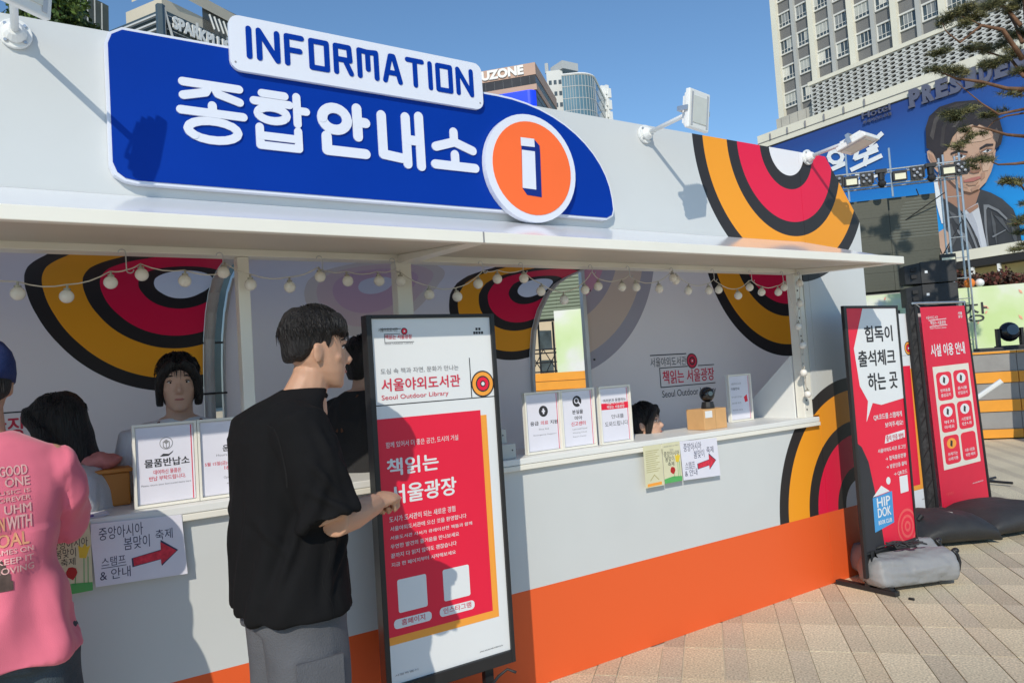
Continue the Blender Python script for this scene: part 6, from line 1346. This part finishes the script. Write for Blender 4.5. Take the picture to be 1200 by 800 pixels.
capm = mat('cap_blue', (.014,.03,.12), .8, .12, 12, bump=.2, bscale=200)
mb = MB(); mb.sections([(.112,.088,.100,0,-.014),(.14,.092,.106,0,-.012),(.175,.091,.106,0,-.010),(.205,.083,.097,0,-.008),(.235,.064,.075,0,-.006),(.253,.036,.042,0,-.004),(.262,.010,.012,0,-.004)],26,2.1,mxp)
local('cap', mb.mesh('cap', True), capm, pk1)
mb = MB(); mb.add([mxp@Vector((.07*math.cos(R(a))*(1),.075+.075*math.sin(R(a))*u,.158-.02*u)) for u in (0,1) for a in range(0,181,20)],[(k,k+1,k+11,k+10) for k in range(9)]); o = local('cap_brim', mb.mesh('cap_brim', True), capm, pk1); sd_ = o.modifiers.new('s','SOLIDIFY'); sd_.thickness=.004
# back print of the pink shirt (lines of lettering and a dark round-topped picture)
def backprint(s, x0, z0, x1, z1, m, bo=.04):
    vs, fs = textmesh(s, 0); vs, fs = embolden(vs, fs, x1-x0, z1-z0, bo); mb = MB(); mb.add([((x0+(x1-x0)*u)*.86-.01, -.30-.0002*k, z0+.11+(z1-z0)*v) for u, v, k in vs], fs); o = local('print_lettering', mb.mesh('print_lettering', fix=False), m, pk1)
    sw = o.modifiers.new('w','SHRINKWRAP'); sw.target = shirt_p; sw.wrap_method='PROJECT'; sw.use_project_y=True; sw.use_positive_direction=True; sw.use_negative_direction=False; sw.offset=.0025; sw.wrap_mode='ABOVE_SURFACE'
shirt_p = [c for c in pk1.children if c.name.startswith('shirt')][0]
bpy.context.view_layer.update()
cw_, cy_ = mat('print_pinkwhite',(.80,.46,.44),.8), mat('print_gold',(.78,.36,.20),.8)
for s, x0, x1, z0, z1, m_ in (('GO',-.05,.03,1.175,1.215,cy_),('GOOD',.045,.125,1.195,1.222,cw_),('ONE',.06,.13,1.165,1.190,cw_),('MUSIC IS',.02,.13,1.145,1.156,cw_),('FOREVER',.03,.13,1.125,1.138,cw_),('UHM',.055,.13,1.092,1.116,cw_),('RUN',.01,.055,1.05,1.085,cy_),('WITH',.06,.13,1.05,1.085,cw_),('GOAL',.0,.12,1.005,1.04,cy_),('GAMES ON',.01,.13,.985,.998,cw_),('KEEP IT',.03,.13,.96,.975,cw_),('MOVING',.02,.13,.935,.952,cw_)): backprint(s,x0,z0,x1,z1,m_)
mb = MB(); nx_, nz_ = 48, 60; vs = []; fs = []; idx = {}
for i in range(nx_+1):
    for j in range(nz_+1):
        x = -.17+.29*i/nx_; z = .90+.30*j/nz_; 
        ins = ((x+.045)/.062)**2+((z-1.125)/.07)**2 < 1 or (z < 1.07 and abs(x+.045) < .05) or (z < 1.02 and ((x+.04)/.115)**2+((z-.90)/.125)**2 < 1)
        if ins: idx[(i,j)] = len(vs); vs.append((x*.86-.01,-.30,z+.10))
for (i,j) in list(idx):
    if all(k in idx for k in ((i+1,j),(i+1,j+1),(i,j+1))): fs.append((idx[(i,j)],idx[(i+1,j)],idx[(i+1,j+1)],idx[(i,j+1)]))
mb.add(vs, fs); o = local('print_picture', mb.mesh('print_picture', fix=False), mat('print_brown',(.10,.065,.055),.8,.6,20), pk1)
sw = o.modifiers.new('w','SHRINKWRAP'); sw.target = shirt_p; sw.wrap_method='PROJECT'; sw.use_project_y=True; sw.use_positive_direction=True; sw.offset=.0018; sw.wrap_mode='ABOVE_SURFACE'

# ---------- generic staff figure
def staff(t, H, haircut, shirtm, apronm, skinm, yaw=0, pitch=0, sit=False, arms=None, glasses=False, seed=1, trm=tr_grey, gz=None, nolegs=False):
    k = H/1.70; zt = H-.235; mb = MB()
    if sit: base = H-.90
    z = lambda v: zt-(1.465-v)*k
    torso(mb, [(z(.88),.14,.10,0,0),(z(1.05),.13,.09,0,0),(z(1.2),.15,.10,0,0),(z(1.33),.17,.10,0,0),(z(1.40),.13,.075,0,.005),(z(1.44),.065,.055,0,.01)])
    mx = head_parts(mb, Vector((0,.05,zt)), yaw, pitch, .97)
    mb.tube([Vector((0,0,z(1.38))),Vector((0,.02,zt-.03)),Vector((0,.035,zt+.03))],[.06,.05,.05],14)
    arms = arms or {}
    ends = {}
    for e in (-1,1):
        s_ = Vector((.165*e,0,z(1.36))); l_, w2 = arms.get(e, (Vector((.23*e,.02,z(1.08))), Vector((.20*e,.20,z(1.0)))))
        limb(mb, [Vector((.09*e,0,z(1.37))),s_,l_,w2],[.052,.046,.036,.024]); hand(mb, w2, (w2-l_), Vector((0,0,1)), [.5,.6,.6,.7,.4], .88, e); ends[e] = (s_,l_,w2)
    if sit:
        for e in (-1,1): limb(mb,[Vector((.08*e,.0,z(.90))),Vector((.10*e,.40,z(.90))),Vector((.10*e,.40,.08))],[.085,.06,.042])
    else: legs(mb, z(.90), .085)
    for e in (-1,1): mb.ball(Vector((.095*e,.06 if not sit else .46,.045)), (.035,.10,.035), 10, 6)
    local('body', remesh(mb, .0062, 2), skinm, t); eyes(mx, t); haircap(mx, t, haircut, seed); tufts(mx, t, 420, seed, .16)
    mb = MB(); torso(mb, [(z(.84),.195,.145,0,0),(z(1.0),.19,.14,0,0),(z(1.18),.195,.135,0,0),(z(1.30),.20,.125,0,0),(z(1.36),.185,.105,0,0),(z(1.405),.13,.082,0,.005),(z(1.43),.075,.062,0,.01)])
    for e in (-1,1): s_, l_, w2 = ends[e]; mb.tube([s_+Vector((-.06*e,0,-.01)),s_+Vector((0,0,-.015)),s_.lerp(l_,.5),s_.lerp(l_,.85)],[.07,.076,.08,.082],16)
    local('shirt', remesh(mb, .010, 4, 'shirt', folds(.010,8,seed)), shirtm, t)
    mb = MB()
    if sit:
        torso(mb, [(z(.80),.18,.14,0,.03),(z(.93),.17,.13,0,.01)])
        for e in (-1,1): mb.tube([Vector((.09*e,.0,z(.89))),Vector((.10*e,.40,z(.90))),Vector((.10*e,.44,z(.86))),Vector((.10*e,.42,.10))],[.10,.085,.08,.065],14)
    else:
        torso(mb, [(z(.82),.17,.13,0,0),(z(.93),.16,.12,0,0)])
        for e in (-1,1): mb.tube([Vector((.085*e,0,z(.88))),Vector((.10*e,0,z(.5))),Vector((.10*e,-.01,.06))],[.105,.085,.07],14)
    local('trousers', remesh(mb, .012, 3, 'trousers', folds(.008,7,seed)), trm, t)
    if not sit: shoes(t, .092, M['black'])
    if apronm:
        mb = MB(); vs = []; 
        for i in range(13):
            for j in range(15):
                u = -1+i/6; v = j/14; zz = z(.70)+(z(1.30)-z(.70))*v; hw = .17 if v < .7 else .17-.085*(v-.7)/.3; x = u*hw; y = .155*math.sqrt(max(.0,1-(x/.24)**2)) if True else 0
                vs.append((x, y+.012-.03*max(0,v-.8)*2, zz))
        mb.add(vs, [(i*15+j,(i+1)*15+j,(i+1)*15+j+1,i*15+j+1) for i in range(12) for j in range(14)])
        o = local('apron', mb.mesh('apron', True, False), apronm, t); s2 = o.modifiers.new('s','SOLIDIFY'); s2.thickness=.003
        for e in (-1,1): local('apron_strap', MB().tube([Vector((.080*e,.150,z(1.29))),Vector((.085*e,.135,z(1.37))),Vector((.080*e,.06,z(1.415))),Vector((.06*e,-.06,z(1.41))),Vector((-.02*e,-.13,z(1.25)))], (.009), 6).mesh('apron_strap', True), apronm, t)
    if glasses:
        q = lambda *p: mx @ Vector(p)
        for e in (-1,1): MB_ = MB().tube([q((.032+.021*math.cos(a*.524))*e,.0985-.006*abs(math.cos(a*.524)),.119+.018*math.sin(a*.524)) for a in range(13)], .0012, 5, cap=False).tube([q(.053*e,.090,.122),q(.072*e,.06,.122),q(.074*e,.0,.118)], .0013, 5); local('glasses', MB_.mesh('glasses', True), M['steel'], t)
    return mx
wtee = mat('white_cotton', (.62,.63,.66), .9, .05, 8, bump=.2, bscale=200); brn = mat('apron_brown', (.13,.055,.03), .85, .15, 9, bump=.25, bscale=200); blk = mat('black_cotton', (.02,.02,.022), .9, .15, 6, bump=.2, bscale=200)
apr = mat('apron_red_brown', (.20,.05,.04), .85, .15, 9)
s1 = person('staff woman with tied black hair in a white top behind the left counter signs', (.525,W+.40,0), 188)
staff(s1, 1.675, 'bob', wtee, apr, SK2, seed=3)
s2_ = person('woman with long black hair in a white tee bending beside the pink shirt', (.165,W+.36,0), 285)
staff(s2_, 1.54, 'long', wtee, None, SK2, yaw=R(0), pitch=R(-14), seed=7)
s3 = person('staff member in black with brown apron, behind the man and tall poster', (1.33,W+.40,0), 70)
staff(s3, 1.735, 'bob', blk, brn, SK2, yaw=R(-20), seed=11)
s4 = person('seated woman with thin-rimmed glasses looking right behind the counter', (3.075,W+.32,0), 82)
stm = staff(s4, 1.275, 'bob', mat('grey_cotton',(.10,.10,.11),.9), None, SK2, yaw=R(-62), pitch=R(8), sit=True, glasses=True, seed=13)
stl = thing('stool', 'plain stool behind the counter under the woman in glasses', 'stool', (3.085,W+.30,0))
for k in range(4): a = R(45+90*k); MB().tube([(3.085+.17*math.cos(a),W+.30+.17*math.sin(a),0),(3.085+.12*math.cos(a),W+.30+.12*math.sin(a),.33)], .012, 6).build('leg', M['steel'], stl)
MB().tube([(3.085,W+.30,.331),(3.085,W+.30,.36)], .17, 20).build('seat', M['black'], stl)
